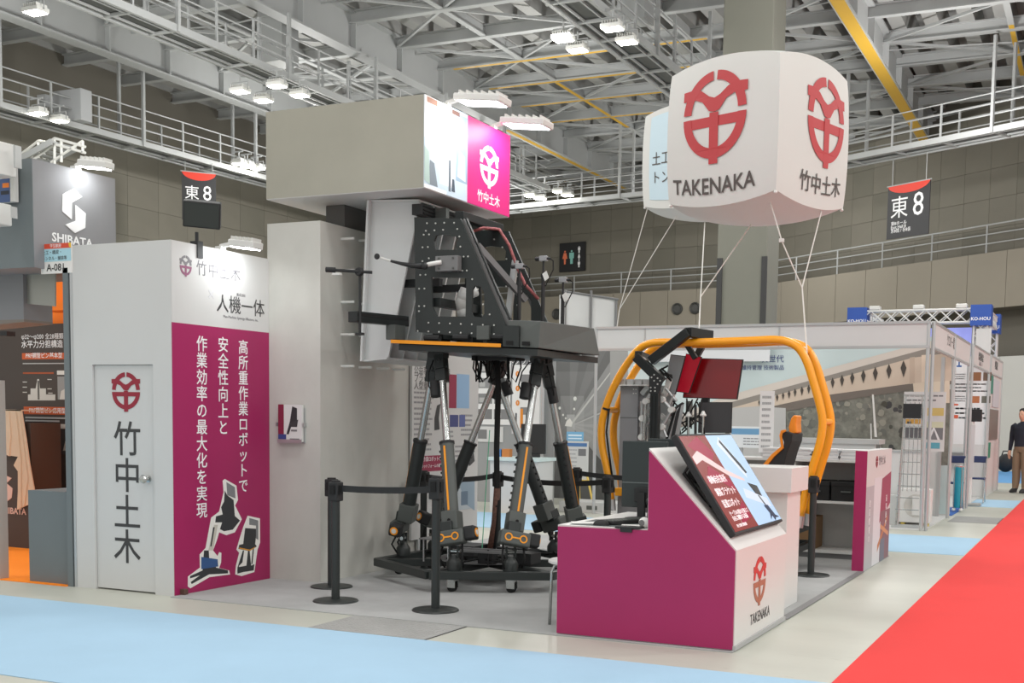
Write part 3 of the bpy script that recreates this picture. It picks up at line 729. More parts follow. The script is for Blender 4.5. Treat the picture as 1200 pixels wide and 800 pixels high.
boxpart('shell', (-2.78, cy0-.008, .7225), (-2.61, cy0+.09, .734), blackmatte, bc, bevel=.004); boxpart('strap', (-2.74, cy0-.012, .70), (-2.66, cy0-.007, .728), blackmatte, bc)
mat_ = boxpart('desk_mat', (-3.12, cy0+.06, .7222), (-2.64, cy0+.5, .7245), mat('slate_desk_mat', (92, 100, 98), .7), label='dark slate desk mat under the keyboard and mouse', cat='desk mat')
# sloping display
P0, P1 = V((-2.415, 7.1, 1.325)), V((-2.012, 7.1, .712)); du_ = (P0-P1); Lh = du_.length; Wd = du_.normalized(); Nd = Y3.cross(Wd); Lw = 1.2
disp = thing('sloped_display', (-2.25, 7.1, .9), 'large flat display leaning on the sloped counter top', 'monitor')
MB().obox(P1+Wd*(Lh/2)+Y3*(Lw/2)-Nd*.022, Wd*(Lh/2), Y3*(Lw/2), Nd*.022).build('bezel', blackmatte, disp, bevel=.006)
scr_red, scr_sky = mat('screen_brown_red', (132, 36, 40), .25, emit=.35), mat('screen_sky', (168, 198, 228), .25, emit=.45)
def sE(c, e=.4): return mat('screen_%02x%02x%02x' % c, c, .25, emit=e)
pin = (146, 22, 60)
sit = [(sE((128, 48, 46)), (0, 0, .47, 1)), (scr_sky, [(.47, 0), (1, 0), (1, 1), (.47, 1)]), (sE(pin), [(.05, .9), (.3, .99), (.44, .8), (.3, .7)]), (sE(pin), [(.02, .5), (.2, .55), (.45, .38), (.45, .5), (.2, .68)]), (sE(pin), [(.2, .05), (.44, .1), (.44, .28), (.3, .2)]),
       (sE((214, 196, 196)), [(.02, .78), (.16, .84), (.47, .62), (.72, .5), (.72, .47), (.47, .55), (.16, .74), (.02, .7)]), (sE((206, 220, 236)), [(.6, .9), (.7, .98), (.86, .6), (.8, .5)]), (sE((200, 214, 230)), [(.55, .3), (.95, .15), (.95, .25), (.6, .4)]),
       (sE((54, 60, 66)), [(.66, .92), (.69, .95), (.83, .66), (.86, .56), (.82, .55), (.76, .68)]), (sE((48, 50, 54)), [(.74, .45), (.90, .40), (.88, .28), (.78, .32)]), (sE((88, 92, 96)), [(.80, .3), (.825, .3), (.87, .12), (.84, .12)]),
       (sE((44, 54, 80)), [(.80, .18), (.88, .18), (.92, .06), (.98, .03), (.9, .03), (.86, .0), (.85, .06), (.78, .02), (.83, .09)])]
so = P1+Wd*.018+Y3*.018
scr = poster('screen', disp, so, Y3, Wd, Lw-.036, Lh-.036, sit, base=sE((60, 40, 44)), t=.0012)
for i, (s_, sz, uy) in enumerate((('機動自在高所', .062, .50), ('鋼製ブラケット', .062, .375), ('設置ロボット', .062, .26), ('ケーブルの揺れを抑えて', .038, .165), ('自在に制御する技術', .038, .115), ('国土交通省 登録技術', .024, .045))):
    text(s_, sz, so+Y3*((.06 if i < 3 else .08)*Lw)+Wd*(uy*Lh)+Nd*.003, Y3, Wd, sE((236, 226, 228), .6), scr, align='LEFT', bold=.006)
for yy in (7.22, 8.1):
    MB().tube([P0-Wd*.18+Y3*(yy-7.1)-Nd*.03, P0-Wd*.22+Y3*(yy-7.1)-Nd*.12, P0-Wd*.48+Y3*(yy-7.1)-Nd*.10, P0-Wd*.50+Y3*(yy-7.1)-Nd*.03], .014, 6).build('handle', blackmatte, disp)
MB().prism([(-2.30, .955), (-2.08, .72), (-2.045, .735), (-2.27, 1.09)], (0, 7.85, 0), X3, Z3, .32).build('stand_wedge', blackmatte, disp)
MB().prism([(-2.40, 1.065), (-2.35, 1.01), (-2.33, 1.17), (-2.35, 1.19)], (0, 8.1, 0), X3, Z3, .8).build('stand_rest', blackmatte, disp)
# desk items: two monitors seen from behind, keyboard, mouse, papers, microphone
def back_monitor(x0, x1, y, z0, z1, label, tilt=.03):
    t = thing('desk_monitor', ((x0+x1)/2, y, .722), label, 'monitor')
    boxpart('shell', (x0, y, z0), (x1, y+.035, z1), mat('dark_slate_shell', (44, 52, 52), .4), t, bevel=.006)
    boxpart('screen', (x0+.012, y+.035, z0+.02), (x1-.012, y+.037, z1-.012), sE((40, 44, 50), .1), t)
    xm = (x0+x1)/2
    boxpart('mount', (xm-.06, y-.03, z0+.04), (xm+.06, y, z0+.14), blackmatte, t, bevel=.004)
    boxpart('neck', (xm-.025, y-.055, .735), (xm+.025, y-.02, z0+.11), blackmatte, t)
    MB().lathe([(.12, 0), (.12, .008), (.03, .014)], (xm, y-.02, .7235), n=20).build('foot', blackmatte, t, smooth=40)
    boxpart('seam', (x0+.004, y-.002, z0+.17), (x1-.004, y, z0+.176), mat('grey_seam', (110, 118, 118), .4), t)
back_monitor(-3.03, -2.70, 7.76, .80, 1.262, 'dark desk monitor seen from behind, by the keyboard')
back_monitor(-2.98, -2.60, 8.14, .80, 1.275, 'dark desk monitor seen from behind, hidden behind another')
kb_c = V((-2.84, 7.36, .738)); kU = V((.35, .94, 0)).normalized(); kV = V((.94, -.35, 0))
kb = thing('keyboard', kb_c, 'black keyboard lying on the low desk end of the counter', 'keyboard')
MB().obox(kb_c, kU*.2, kV*.065, Z3*.011).build('case', blackmatte, kb, bevel=.004)
mb = MB()
for i in range(14):
    for j in range(4): mb.obox(kb_c+kU*(-.182+i*.028)+kV*(-.045+j*.03)+Z3*.013, kU*.011, kV*.012, Z3*.003)
tag(mb.build('keys', graphite, kb), kind='stuff')
ms = thing('computer_mouse', (-2.92, 7.13, .7245), 'black computer mouse on the low desk end of the counter', 'mouse')
MB().ball((-2.92, 7.13, .7245), .05, 14, sq=(1.15, .75, .75)).build('shell', blackmatte, ms, smooth=True)
MB().ball((-2.905, 7.13, .75), .01, 8, sq=(1.4, .5, 1)).build('wheel', graphite, ms, smooth=True)
for i, (x, y, a, lab) in enumerate(((-2.70, 7.20, .3, 'loose white paper sheet beside the black keyboard'), (-3.06, 7.22, .5, 'loose white paper sheet at the desk corner by the mouse'))):
    U = V((math.cos(a), math.sin(a), 0)); W = V((-math.sin(a), math.cos(a), 0))
    MB().obox((x, y, .7268), U*.1, W*.07, Z3*.0012).build('paper_sheet', ink((236, 236, 232)), label=lab, cat='paper')
gl = thing('desk_speaker', (-2.62, 7.12, .725), 'small white ball speaker in the corner of the desk', 'speaker')
MB().ball((-2.62, 7.12, .757), .036, 14).build('body', whitecase, gl, smooth=True)
MB().lathe([(.02, 0), (.02, .004)], (-2.625, 7.088, .757), (-.1, -1, 0), 12).build('grille', midgrey, gl)
mi = thing('desk_microphone', (-2.68, 7.35, .728), 'small black microphone on a round foot on the desk', 'microphone')
MB().lathe([(.045, 0), (.045, .012), (.03, .022), (.008, .03)], (-2.68, 7.35, .728), n=16).build('foot', graphite, mi, smooth=40)
MB().cyl((-2.68, 7.35, .75), (-2.68, 7.35, .86), .006, n=8).build('stem', blackmatte, mi)
MB().ball((-2.68, 7.35, .875), .016, 10, sq=(1, 1, 1.5)).build('head', blackmatte, mi, smooth=True)
# white stool half behind the counter
so_ = thing('stool', (-3.26, 7.25, 0), 'white stool with bent chrome legs beside the counter', 'stool')
MB().lathe([(.15, 0), (.165, .008), (.165, .022), (.15, .03), (.001, .032)], (-3.22, 7.36, .43), n=24).build('seat', white_gloss, so_, smooth=40)
for a in (200, 290, 20, 110):
    c, s = math.cos(math.radians(a)), math.sin(math.radians(a)); o = V((-3.22, 7.36, 0))
    MB().tube([o+V((c*.07, s*.07, .422)), o+V((c*.12, s*.12, .415)), o+V((c*.14, s*.14, .37)), o+V((c*.15, s*.15, .007))], .0105, 8).build('leg', steel, so_, smooth=True)
# white pedestal behind the counter
pd = thing('pedestal', (-2.4, 9.0, 0), 'white pedestal with a thick overhanging top behind the sloped display', 'pedestal')
boxpart('body', (-2.66, 8.78, .006), (-2.10, 9.2, .885), white_gloss, pd, bevel=.003)
boxpart('top_slab', (-2.72, 8.72, .885), (-2.06, 9.28, 1.07), white_gloss, pd, bevel=.003)
# ================================================================ the six-legged robot
RC = V((-4.79, 9.14, 0))
def tl(x, z): return z - (x+4.8)*.044            # the upper deck leans a little to the right
rob = thing('hexapod_robot', (RC.x, RC.y, .006), 'black six-legged lifting robot with orange stripes on a wheeled hexagonal base', 'robot')
# ---- base frame
hexv = [V((RC.x+.97*math.cos(math.radians(a)), RC.y+.97*math.sin(math.radians(a)), 0)) for a in (-92, -32, 28, 88, 148, 208)]
for i in range(6):
    a, b = hexv[i], hexv[(i+1) % 6]
    MB().beam(a+Z3*.145, b+Z3*.145, .07, .065).build('base_bar', black, rob, bevel=.004)
for i in range(3): MB().beam(hexv[i]+Z3*.145, hexv[i+3]+Z3*.145, .07, .06).build('base_crossbar', black, rob)
MB().prism([(RC.x+.45*math.cos(math.radians(a)), RC.y+.45*math.sin(math.radians(a))) for a in range(0, 360, 30)], (0, 0, .18), X3, Y3, .012).build('base_plate', midgrey, rob)
cst = None
for i in range(6):
    ang = (-83, -50, -170, -203, 37, 70)[i]; c = RC+V((.84*math.cos(math.radians(ang)), .84*math.sin(math.radians(ang)), 0))
    mb = MB(); mb.box(c+V((-.035, -.035, .095)), c+V((.035, .035, .112)), 0)
    for s in (-1, 1): mb.box(c+V((-.03, s*.028-.004, .04)), c+V((.04, s*.028+.004, .1)), 0)
    ca = mb.build('caster', steel, rob)
    mb = MB(); mb.cyl(c+V((.0, -.02, .044)), c+V((0, .02, .044)), .038, n=16); mb.build('wheel', blackrub, ca, smooth=40)
# ---- deck
DX0, DX1, DY0, DY1 = -5.31, -4.0, 8.36, 9.62
def slab(mb, x0, x1, y0, y1, z0, z1):
    mb.add([(x0, y0, tl(x0, z0)), (x1, y0, tl(x1, z0)), (x1, y1, tl(x1, z0)), (x0, y1, tl(x0, z0)), (x0, y0, tl(x0, z1)), (x1, y0, tl(x1, z1)), (x1, y1, tl(x1, z1)), (x0, y1, tl(x0, z1))],
           [(0, 3, 2, 1), (4, 5, 6, 7), (0, 1, 5, 4), (1, 2, 6, 5), (2, 3, 7, 6), (3, 0, 4, 7)]); return mb
slab(MB(), DX0+.05, DX1, DY0+.04, DY1, 1.925, 1.975).build('lower_deck', black, rob)
slab(MB(), DX0, -4.30, DY0, DY1, 1.98, 2.004).build('upper_deck', black, rob)
slab(MB(), DX0, -4.30, DY0-.004, DY0, 1.978, 2.006).build('orange_edge', orange_st, rob)
slab(MB(), DX0+.05, DX0+.17, DY0+.05, DY0+.2, 1.93, 1.98).build('deck_foot', blackmatte, rob)
# grey hood on the right end: angular cover
def tz(p): return V((p[0], p[1], tl(p[0], p[2])))
hd = MB()
H0 = [tz(p) for p in ((-4.285, 8.38, 1.985), (-3.99, 8.40, 1.985), (-3.90, 9.42, 1.985), (-4.285, 9.5, 1.985))]
H1 = [tz(p) for p in ((-4.27, 8.42, 2.195), (-3.99, 8.42, 2.195), (-3.93, 9.36, 2.21), (-4.27, 9.4, 2.195))]
hd.add(H0+H1, [(0, 3, 2, 1), (4, 5, 6, 7), (0, 1, 5, 4), (1, 2, 6, 5), (2, 3, 7, 6), (3, 0, 4, 7)])
hood = hd.build('hood', graphite, rob, bevel=.006)
slab(MB(), -4.29, -4.15, 8.372, 8.395, 1.985, 2.15).build('hood_side_plate', black, hood)
for (x0, x1) in ((-4.26, -4.20), (-4.12, -4.06)): slab(MB(), x0, x1, 8.366, 8.385, 2.0, 2.03).build('hood_vent', blackrub, hood)
# ---- A-shaped side plates with cut-outs
def plate(y, full=True):
    P = lambda x, py_: (lambda q: (q.x, q.z))(aty(x, py_, 8.46))
    out = [P(*q) for q in ((487, 255), (541, 256.5), (601, 398), (596, 399), (489, 389))][::-1]
    h1 = [P(*q) for q in ((512, 293), (510, 283), (513, 276), (519, 275), (535, 277), (538, 281), (537, 293))]
    h2 = [P(*q) for q in ((507, 325), (548, 326), (547, 371), (514, 371), (508, 360))]
    h3 = [P(*q) for q in ((555, 340), (558, 335), (565, 336), (569, 344), (569, 368), (566, 372), (556, 371), (554, 366))]
    dx = .0 if full else .07
    return MB().prism([(u+dx, w) for u, w in out], (0, y, 0), X3, Z3, .022, holes=[[(u+dx, w) for u, w in h] for h in (h1, h2, h3)])
pf = plate(8.46).build('side_plate', black, rob)
pb = plate(9.17, False).build('side_plate', black, rob)
bolts = MB()
def bolt(x, z, y=8.438): bolts.cyl((x, y, z), (x, y-.008, z), .007, n=6)
for (x, z) in [(-5.02, 2.96), (-4.94, 2.955), (-4.86, 2.955), (-4.77, 2.95), (-5.03, 2.9), (-4.95, 2.9), (-4.87, 2.9), (-4.74, 2.9), (-5.05, 2.87), (-5.0, 2.87), (-4.72, 2.84), (-4.71, 2.76), (-5.06, 2.77), (-5.01, 2.77), (-5.0, 2.68), (-5.06, 2.66), (-4.72, 2.68), (-4.68, 2.68), (-4.64, 2.68), (-5.08, 2.55), (-5.03, 2.55), (-4.73, 2.57), (-4.69, 2.57), (-4.65, 2.57), (-5.09, 2.44), (-5.04, 2.44), (-5.09, 2.3), (-5.04, 2.3), (-5.09, 2.26), (-5.0, 2.165), (-4.9, 2.16), (-4.8, 2.155), (-4.7, 2.15), (-4.6, 2.145), (-4.5, 2.14), (-4.4, 2.135), (-5.1, 2.1), (-5.0, 2.095), (-4.9, 2.09), (-4.8, 2.085), (-4.7, 2.08), (-4.6, 2.075), (-4.5, 2.07), (-4.4, 2.065), (-4.6, 2.5), (-4.55, 2.42), (-4.5, 2.3), (-4.44, 2.22)]: bolt(x, z)
tag(bolts.build('bolt_heads', boltm, pf), kind='stuff')
bolts = MB()
for (x, z) in [(-4.95, 2.9), (-4.78, 2.92), (-4.7, 2.85), (-4.66, 2.75), (-4.6, 2.68), (-4.56, 2.6), (-4.52, 2.5), (-4.6, 2.44), (-4.7, 2.42), (-4.55, 2.36), (-4.66, 2.52), (-4.64, 2.6)]: bolt(x, z, 9.148)
tag(bolts.build('bolt_heads', boltm, pb), kind='stuff')
# sloping extrusions along the right edges of the plates
for (y, pa, pb2) in ((8.5, (543, 258), (603, 396)), (9.21, (590, 275), (634, 380))):
    a, b = (lambda q: (q.x, q.z))(aty(*pa, y)), (lambda q: (q.x, q.z))(aty(*pb2, y))
    e = MB().beam((a[0], y, a[1]), (b[0], y, b[1]), .036, .04, up=(0, 1, 0)).build('sloping_extrusion', midgrey, rob)
    MB().beam((a[0]+.028, y, a[1]+.012), (b[0]+.028, y, b[1]+.012), .012, .03, up=(0, 1, 0)).build('slot', alu_dark, e)
MB().beam(aty(559, 287, 8.6), aty(616, 352, 8.95), .05, .045).build('diagonal_strut', midgrey, rob)
MB().beam(aty(604, 305, 8.9), aty(595, 374, 8.9), .05, .03, up=(0, 1, 0)).build('upright_strip', alu, rob)
# top and rear beams
tb = MB().box((-5.15, 8.42, 3.03), (-5.06, 9.42, 3.115)).build('top_extrusion', alu_dark, rob, bevel=.003)
for zz in (3.045, 3.072, 3.1): MB().box((-5.055, 8.44, zz-.006), (-5.052, 9.4, zz+.006)).build('groove', blackrub, tb)
MB().box((-5.151, 8.415, 3.029), (-5.059, 8.42, 3.116)).build('end_cap', blackmatte, tb)
MB().box((-4.8, 8.5, 2.985), (-4.72, 9.2, 3.05)).build('top_extrusion', alu_dark, rob, bevel=.003)
for yy in (8.62, 9.25): MB().box((-5.06, yy, 3.0), (-4.95, yy+.05, 3.11)).build('bracket', graphite, rob, bevel=.003)
MB().box((-5.0, 8.5, 2.3), (-4.93, 9.17, 2.37)).build('inner_beam', black, rob)
MB().box((-5.0, 8.5, 2.04), (-4.9, 9.17, 2.13)).build('inner_beam', black, rob)
MB().box((-5.4, 8.6, 2.48), (-5.0, 8.66, 2.54)).build('tray_clamp', blackmatte, rob)
MB().box((-5.4, 9.05, 2.48), (-5.0, 9.11, 2.54)).build('tray_clamp', blackmatte, rob)
for (x, y) in ((-5.03, 8.55), (-4.9, 9.0), (-4.55, 8.6)): MB().box((x, y, 1.99), (x+.1, y+.12, 2.13)).build('deck_bracket', black, rob)
for (x0, x1) in ((-4.52, -4.45),): MB().box((x0-.02, 8.40, 2.02), (x1+.02, 8.46, 2.13)).build('motor_block', graphite, rob, bevel=.004)
for (x, y) in ((-4.98, 8.45), (-4.7, 8.43), (-4.40, 8.45)): MB().cyl((x-.06, y, 2.045), (x+.08, y, 2.04), .028, n=10).build('cable_gland', blackmatte, rob)
# grey gearbox on the front plate with a small camera arm
bx = boxpart('gearbox', (-4.905, 8.37, 2.565), (-4.70, 8.438, 2.685), midgrey, rob, bevel=.004)
mb = MB()
for (x, z) in ((-4.87, 2.665), (-4.74, 2.665), (-4.87, 2.585), (-4.74, 2.585)): mb.cyl((x, 8.372, z), (x, 8.364, z), .009, n=8)
tag(mb.build('bolt_heads', graphite, bx), kind='stuff')
mb = MB(); mb.tube([(-4.84, 8.36, 2.635), (-4.92, 8.33, 2.62), (-4.98, 8.30, 2.60)], .018, 8); mb.build('camera_arm', whitecase, rob, smooth=True)
mb = MB(); mb.tube([(-4.97, 8.31, 2.60), (-5.06, 8.27, 2.605), (-5.14, 8.24, 2.62), (-5.22, 8.21, 2.64)], [.022, .02, .014, .01], 8); mb.ball((-4.96, 8.3, 2.6), .03, 8); mb.build('camera_arm', blackmatte, rob, smooth=True)
MB().tube([(-5.2, 8.22, 2.635), (-5.3, 8.19, 2.665)], .009, 6).build('probe', whitecase, rob)
MB().lathe([(.017, 0), (.024, .004), (.024, .012), (.017, .016)], (-5.325, 8.18, 2.675), (0, -1, 0), 14).build('probe_ring', blackmatte, rob)
# white cobot arm inside the frame
mb = MB(); mb.tube([(-4.84, 8.75, 2.1), (-4.84, 8.75, 2.26)], .055, 14); mb.tube([(-4.84, 8.75, 2.24), (-4.85, 8.72, 2.36), (-4.81, 8.72, 2.46)], [.055, .06, .05], 14); mb.ball((-4.84, 8.74, 2.27), .065, 14); mb.ball((-4.83, 8.72, 2.40), .062, 14); mb.tube([(-4.83, 8.72, 2.4), (-4.72, 8.72, 2.44)], .045, 12)
mb.build('cobot_arm', white_gloss, rob, smooth=True)
MB().cyl((-4.84, 8.75, 2.0), (-4.84, 8.75, 2.11), .065, n=14).build('cobot_base', blackmatte, rob, smooth=40)
# red and white braided hose
mb = MB(); mb.tube([(-4.77, 8.75, 2.93), (-4.7, 8.8, 2.96), (-4.58, 8.85, 2.95), (-4.50, 8.88, 2.82), (-4.44, 8.9, 2.65), (-4.36, 8.9, 2.5), (-4.24, 8.9, 2.38)], .013, 8); mb.build('braided_hose', mat('red_braid', (150, 84, 84), .7, var=.5, vscale=60), rob, smooth=True)
# front extrusion arm with a thin camera mast
ex = MB().beam((-5.42, 7.97, 2.185), (-5.34, 8.62, 2.195), .09, .085).build('front_arm', alu_dark, rob, bevel=.003)
MB().beam((-5.375, 7.975, 2.2), (-5.295, 8.6, 2.21), .004, .02).build('groove', blackrub, ex)
MB().box((-5.36, 8.36, 2.03), (-5.27, 8.52, 2.15)).build('arm_bracket', graphite, rob, bevel=.003)
ms_ = MB().cyl((-5.37, 8.0, 2.06), (-5.37, 8.0, 2.53), .011, n=8).build('camera_mast', blackmatte, rob)
MB().cyl((-5.56, 7.9, 2.545), (-5.27, 8.02, 2.53), .012, n=8).build('mast_bar', blackmatte, ms_)
MB().lathe([(.03, 0), (.035, .01), (.035, .03), (.03, .04)], (-5.37, 8.01, 2.535), (0, -1, 0), 12).build('clamp', blackmatte, ms_)
MB().cyl((-5.61, 7.88, 2.548), (-5.54, 7.91, 2.545), .021, n=10).build('camera', blackmatte, ms_)
MB().box((-5.56, 7.89, 2.505), (-5.49, 7.93, 2.522)).build('camera_plate', whitecase, ms_)
MB().box((-5.40, 7.98, 2.04), (-5.34, 8.02, 2.06)).build('mast_foot', blackmatte, ms_)
# three pole cameras standing on the hood
for i, (x, y, zt) in enumerate(((609, 8.62, 312), (637, 8.78, 303), (660, 8.95, 328))):
    q = aty(x, zt, y); zt = q.z; c = V((q.x, y, 0)); po = MB().cyl(c+Z3*2.14, c+Z3*(zt-.13), .016, n=10).build('camera_pole', blackmatte, rob, smooth=40)
    MB().cyl(c+Z3*(zt-.13), c+Z3*(zt-.02), .009, n=8).build('inner_pole', blackmatte, po)
    MB().cyl(c+Z3*(zt-.15), c+Z3*(zt-.12), .021, n=10).build('collar', blackmatte, po)
    MB().box(c+V((-.032, -.02, zt-.02)), c+V((.032, .02, zt+.022))).build('camera_body', mat('camera_grey', (150, 152, 154), .4), po, bevel=.004)
    MB().cyl(c+V((-.07, 0, zt)), c+V((-.03, 0, zt)), .017, n=12).build('camera_lens', blackmatte, po)
    MB().cyl(c+V((.03, 0, zt)), c+V((.06, 0, zt)), .009, n=8).build('cable_plug', blackmatte, po)
    MB().tube([c+V((.055, 0, zt)), c+V((.085, 0, zt-.02)), c+V((.088, 0, zt-.09)), c+V((.05, 0, zt-.16)), c+V((.02, 0, zt-.22))], .005, 5).build('camera_cable', blackrub, po)
    if i: MB().obox(c+V((.03, -.02, zt-.14)), (.018, 0, .012), (0, .002, 0), (-.012, 0, .028)).build('paper_tag', whitecase, po)
# ---- the six legs
def leg(a_base, a_top, stripe, rt=.50, ztop=1.90):
    base = RC+V((.80*math.cos(math.radians(a_base)), .80*math.sin(math.radians(a_base)), 0)); rad = V((math.cos(math.radians(a_base)), math.sin(math.radians(a_base)), 0)); tan = V((-rad.y, rad.x, 0))
    topx = RC+V((rt*math.cos(math.radians(a_top)), rt*math.sin(math.radians(a_top)), 0)); top = V((topx.x, topx.y, tl(topx.x, ztop)))
    J = base+Z3*.33; d = (top-J); L = d.length; d.normalize()
    s = d.cross(rad).normalized(); f = s.cross(d).normalized()       # f points outwards
    if f.dot(rad) < 0: f = -f
    lg = MB()
    lg.lathe([(.062, .175), (.062, .24), (.05, .26), (.035, .28), (.03, .30)], base, n=14)
    for q in (-1, 1): lg.obox(J+tan*(q*.036), tan*.008, Z3*.045, rad*.02)
    lg = lg.build('leg', black, rob, smooth=35)
    MB().cyl(J-tan*.05, J+tan*.05, .017, n=10).build('pin', steel, lg)
    # drive box with orange rings
    c = J+d*.10+f*.055; bu = (s*.94+f*.0).normalized()
    MB().obox(c, bu*.125, f*.055, d*.058).build('drive_box', graphite, lg, bevel=.016, seg=3)
    fo = c+f*.056
    rg = MB()
    for q in (-1, 1):
        o_ = fo+bu*(q*.062)
        outer = ell(0, 0, .034, .034, 18); inner = ell(0, 0, .023, .023, 18)
        rg.prism(outer, o_, bu, bu.cross(f)*-1 if bu.cross(f).dot(d) < 0 else bu.cross(f), .003 if True else 0, holes=[inner])
    W2 = bu.cross(f)
    if W2.dot(d) < 0: W2 = -W2
    rg = MB()
    nsgn = 1 if bu.cross(W2).dot(f) > 0 else -1
    for q in (-1, 1):
        rg.prism(ell(0, 0, .033, .033, 18), fo+bu*(q*.062), bu*nsgn, W2, .003, holes=[ell(0, 0, .022, .022, 18)])
    rg.prism([(-.03, -.006), (.03, -.006), (.03, .006), (-.03, .006)], fo, bu*nsgn, W2, .003)
    rg.build('orange_mark', orange_st, lg)
    # motor at the end of the drive box
    mo = MB(); mo.obox(c-bu*.02+d*.085-f*.01, bu*.05, f*.05, d*.05); mo.build('gear_block', black, lg, bevel=.006)
    MB().obox(c+bu*.165-f*.03+d*.02, bu*.05, f*.05, d*.055).build('motor', blackmatte, lg, bevel=.014)
    e_ = c+bu*.216-f*.03+d*.02
    MB().lathe([(.036, 0), (.036, .004), (.024, .004), (.024, .002)], e_-bu*.001, bu, 16).build('motor_ring', orange_st, lg)
    MB().lathe([(.022, 0), (.022, .006), (.001, .007)], e_, bu, 14).build('motor_cap', whitecase, lg)
    # clevis block and cylinder
    MB().obox(J+d*.245, s*.068, f*.068, d*.08).build('clevis_block', graphite, lg, bevel=.006)
    MB().lathe([(.014, 0), (.014, .004)], J+d*.245+f*.068, f, 10).build('hole_plug', blackrub, lg)
    mb = MB(); mb.tube([J+d*.30, J+d*.90], .060, 8); cy = mb.build('cylinder_housing', graphite if stripe else black, lg, smooth=50)
    MB().obox(J+d*.60+f*.058, s*.008, f*.002, d*.27).build('orange_stripe', orange_st, cy)
    nub = MB()
    for i in range(9): nub.obox(J+d*(.36+i*.06)-s*.062, s*.008, f*.01, d*.008)
    tag(nub.build('clip_row', blackmatte, cy), kind='stuff')
    MB().cyl(J+d*.895, J+d*.915, .064, n=14).build('collar', blackmatte, cy)
    MB().cyl(J+d*.90, J+d*(L-.2), .031, n=14).build('rod', steel, lg, smooth=40)
    # upper universal joint with its black can
    uj = MB(); uj.obox(J+d*(L-.17), s*.044, f*.044, d*.05); uj.obox(J+d*(L-.06), s*.042, f*.055, d*.06); uj.cyl(J+d*(L-.10)-s*.055, J+d*(L-.10)+s*.055, .02, n=10); uj.cyl(J+d*(L-.05)-f*.06, J+d*(L-.05)+f*.06, .02, n=10); uj.obox(top+Z3*.015, (.05, 0, 0), (0, .05, 0), Z3*.03)
    uj.build('universal_joint', black, lg, bevel=.004)
    MB().cyl(J+d*(L-.34)-s*.07, J+d*(L-.21)-s*.07, .042, n=14).build('sensor_can', blackmatte, lg, smooth=40)
    MB().cyl(J+d*(L-.235), J+d*(L-.215), .036, n=14).build('rod_clamp', steel, lg)
    for pts, rr in (([J+d*(L-.3)-s*.09, J+d*(L-.26)-s*.13+Z3*.02, J+d*(L-.12)-s*.12, J+d*(L-.02)-s*.07], .006), ([c-f*.02-d*.05-bu*.08, base+Z3*.28+rad*.09-tan*.09, base+Z3*.2+rad*.05-tan*.06], .009), ([c-f*.02-d*.05+bu*.09, base+Z3*.28+rad*.07+tan*.1, base+Z3*.2+rad*.02+tan*.09], .009)):
        MB().tube(pts, rr, 5).build('leg_cable', blackrub, lg, smooth=True)
leg(-83, -120, True); leg(-50, -12, True); leg(-170, -134, False); leg(-203, 106, False); leg(37, 2, False); leg(70, 118, False)
# cable bundle hanging from the deck, electronics on the base
tp_ = V((-4.72, 9.1, 1.95))
mb = MB(); mb.tube([tp_, tp_+V((.02, 0, -.3)), tp_+V((0, .02, -.8)), tp_+V((.02, 0, -1.3)), tp_+V((-.02, 0, -1.72))], .026, 8); mb.build('cable_bundle', blackrub, rob, smooth=True)
mb = MB(); mb.tube([tp_+V((.02, 0, -1.15)), tp_+V((.0, 0, -1.45)), tp_+V((-.04, -.02, -1.73))], .03, 8); mb.build('braided_sleeve', mat('brown_braid', (98, 66, 54), .7, var=.4, vscale=50), rob, smooth=True)
for k in range(9):
    a = random.uniform(0, 6.28); r = random.uniform(.05, .16); p = tp_+V((random.uniform(-.22, .22), random.uniform(-.1, .1), -.02))
    MB().tube([p, p+V((math.cos(a)*r, math.sin(a)*r*.5, -.08)), p+V((math.cos(a)*r*1.3, math.sin(a)*r*.5, -.18)), p+V((math.cos(a)*r*.4, 0, -.22)), p+V((-math.cos(a)*r*.5, 0, -.1)), p+V((-math.cos(a)*r*.3, 0, .01))], .007, 5).build('hose_loop', blackrub, rob, smooth=True)
MB().box(tp_+V((-.2, -.08, -.06)), tp_+V((.22, .1, -.0))).build('valve_block', blackmatte, rob)
MB().tube([(-4.70, 8.95, 1.3), (-4.72, 8.93, .8), (-4.74, 8.9, .2)], .004, 5).build('green_wire', mat('green_wire', (90, 180, 140), .5), rob)
for (x, y, w_, d_, h_) in ((-4.9, 9.0, .22, .3, .12), (-4.55, 9.2, .3, .2, .1), (-4.6, 8.75, .14, .1, .1), (-4.35, 8.95, .2, .2, .09)):
    MB().box((x-w_/2, y-d_/2, .192), (x+w_/2, y+d_/2, .192+h_)).build('electronics_box', blackmatte, rob, bevel=.004)
MB().box((-5.25, 8.72, .36), (-4.95, 8.95, .372)).build('sensor_shelf', midgrey, rob)
for (x, y) in ((-5.22, 8.75), (-4.98, 8.75)): MB().cyl((x, y, .17), (x, y, .36), .007, n=6).build('shelf_leg', alu, rob)
for k in range(14):
    a = math.radians(random.choice((-83, -50, -170, 37, 70))); p = RC+V((.6*math.cos(a), .6*math.sin(a), .22)); e = RC+V((random.uniform(-.3, .4), random.uniform(-.35, .3), .2))
    MB().tube([p, p.lerp(e, .35)+V((random.uniform(-.15, .15), random.uniform(-.12, .12), .02)), p.lerp(e, .7)+V((random.uniform(-.1, .1), random.uniform(-.1, .1), .03)), e], .009, 5).build('floor_cable', blackrub, rob, smooth=True)
for yy in (8.62, 8.78): MB().beam((-4.85, yy, .30), (-4.3, yy+.05, .30), .02, .02).build('base_rail', midgrey, rob)
for x in (-4.8, -4.55, -4.36): MB().cyl((x, 8.66, .18), (x, 8.66, .32), .008, n=6).build('rail_post', blackmatte, rob)

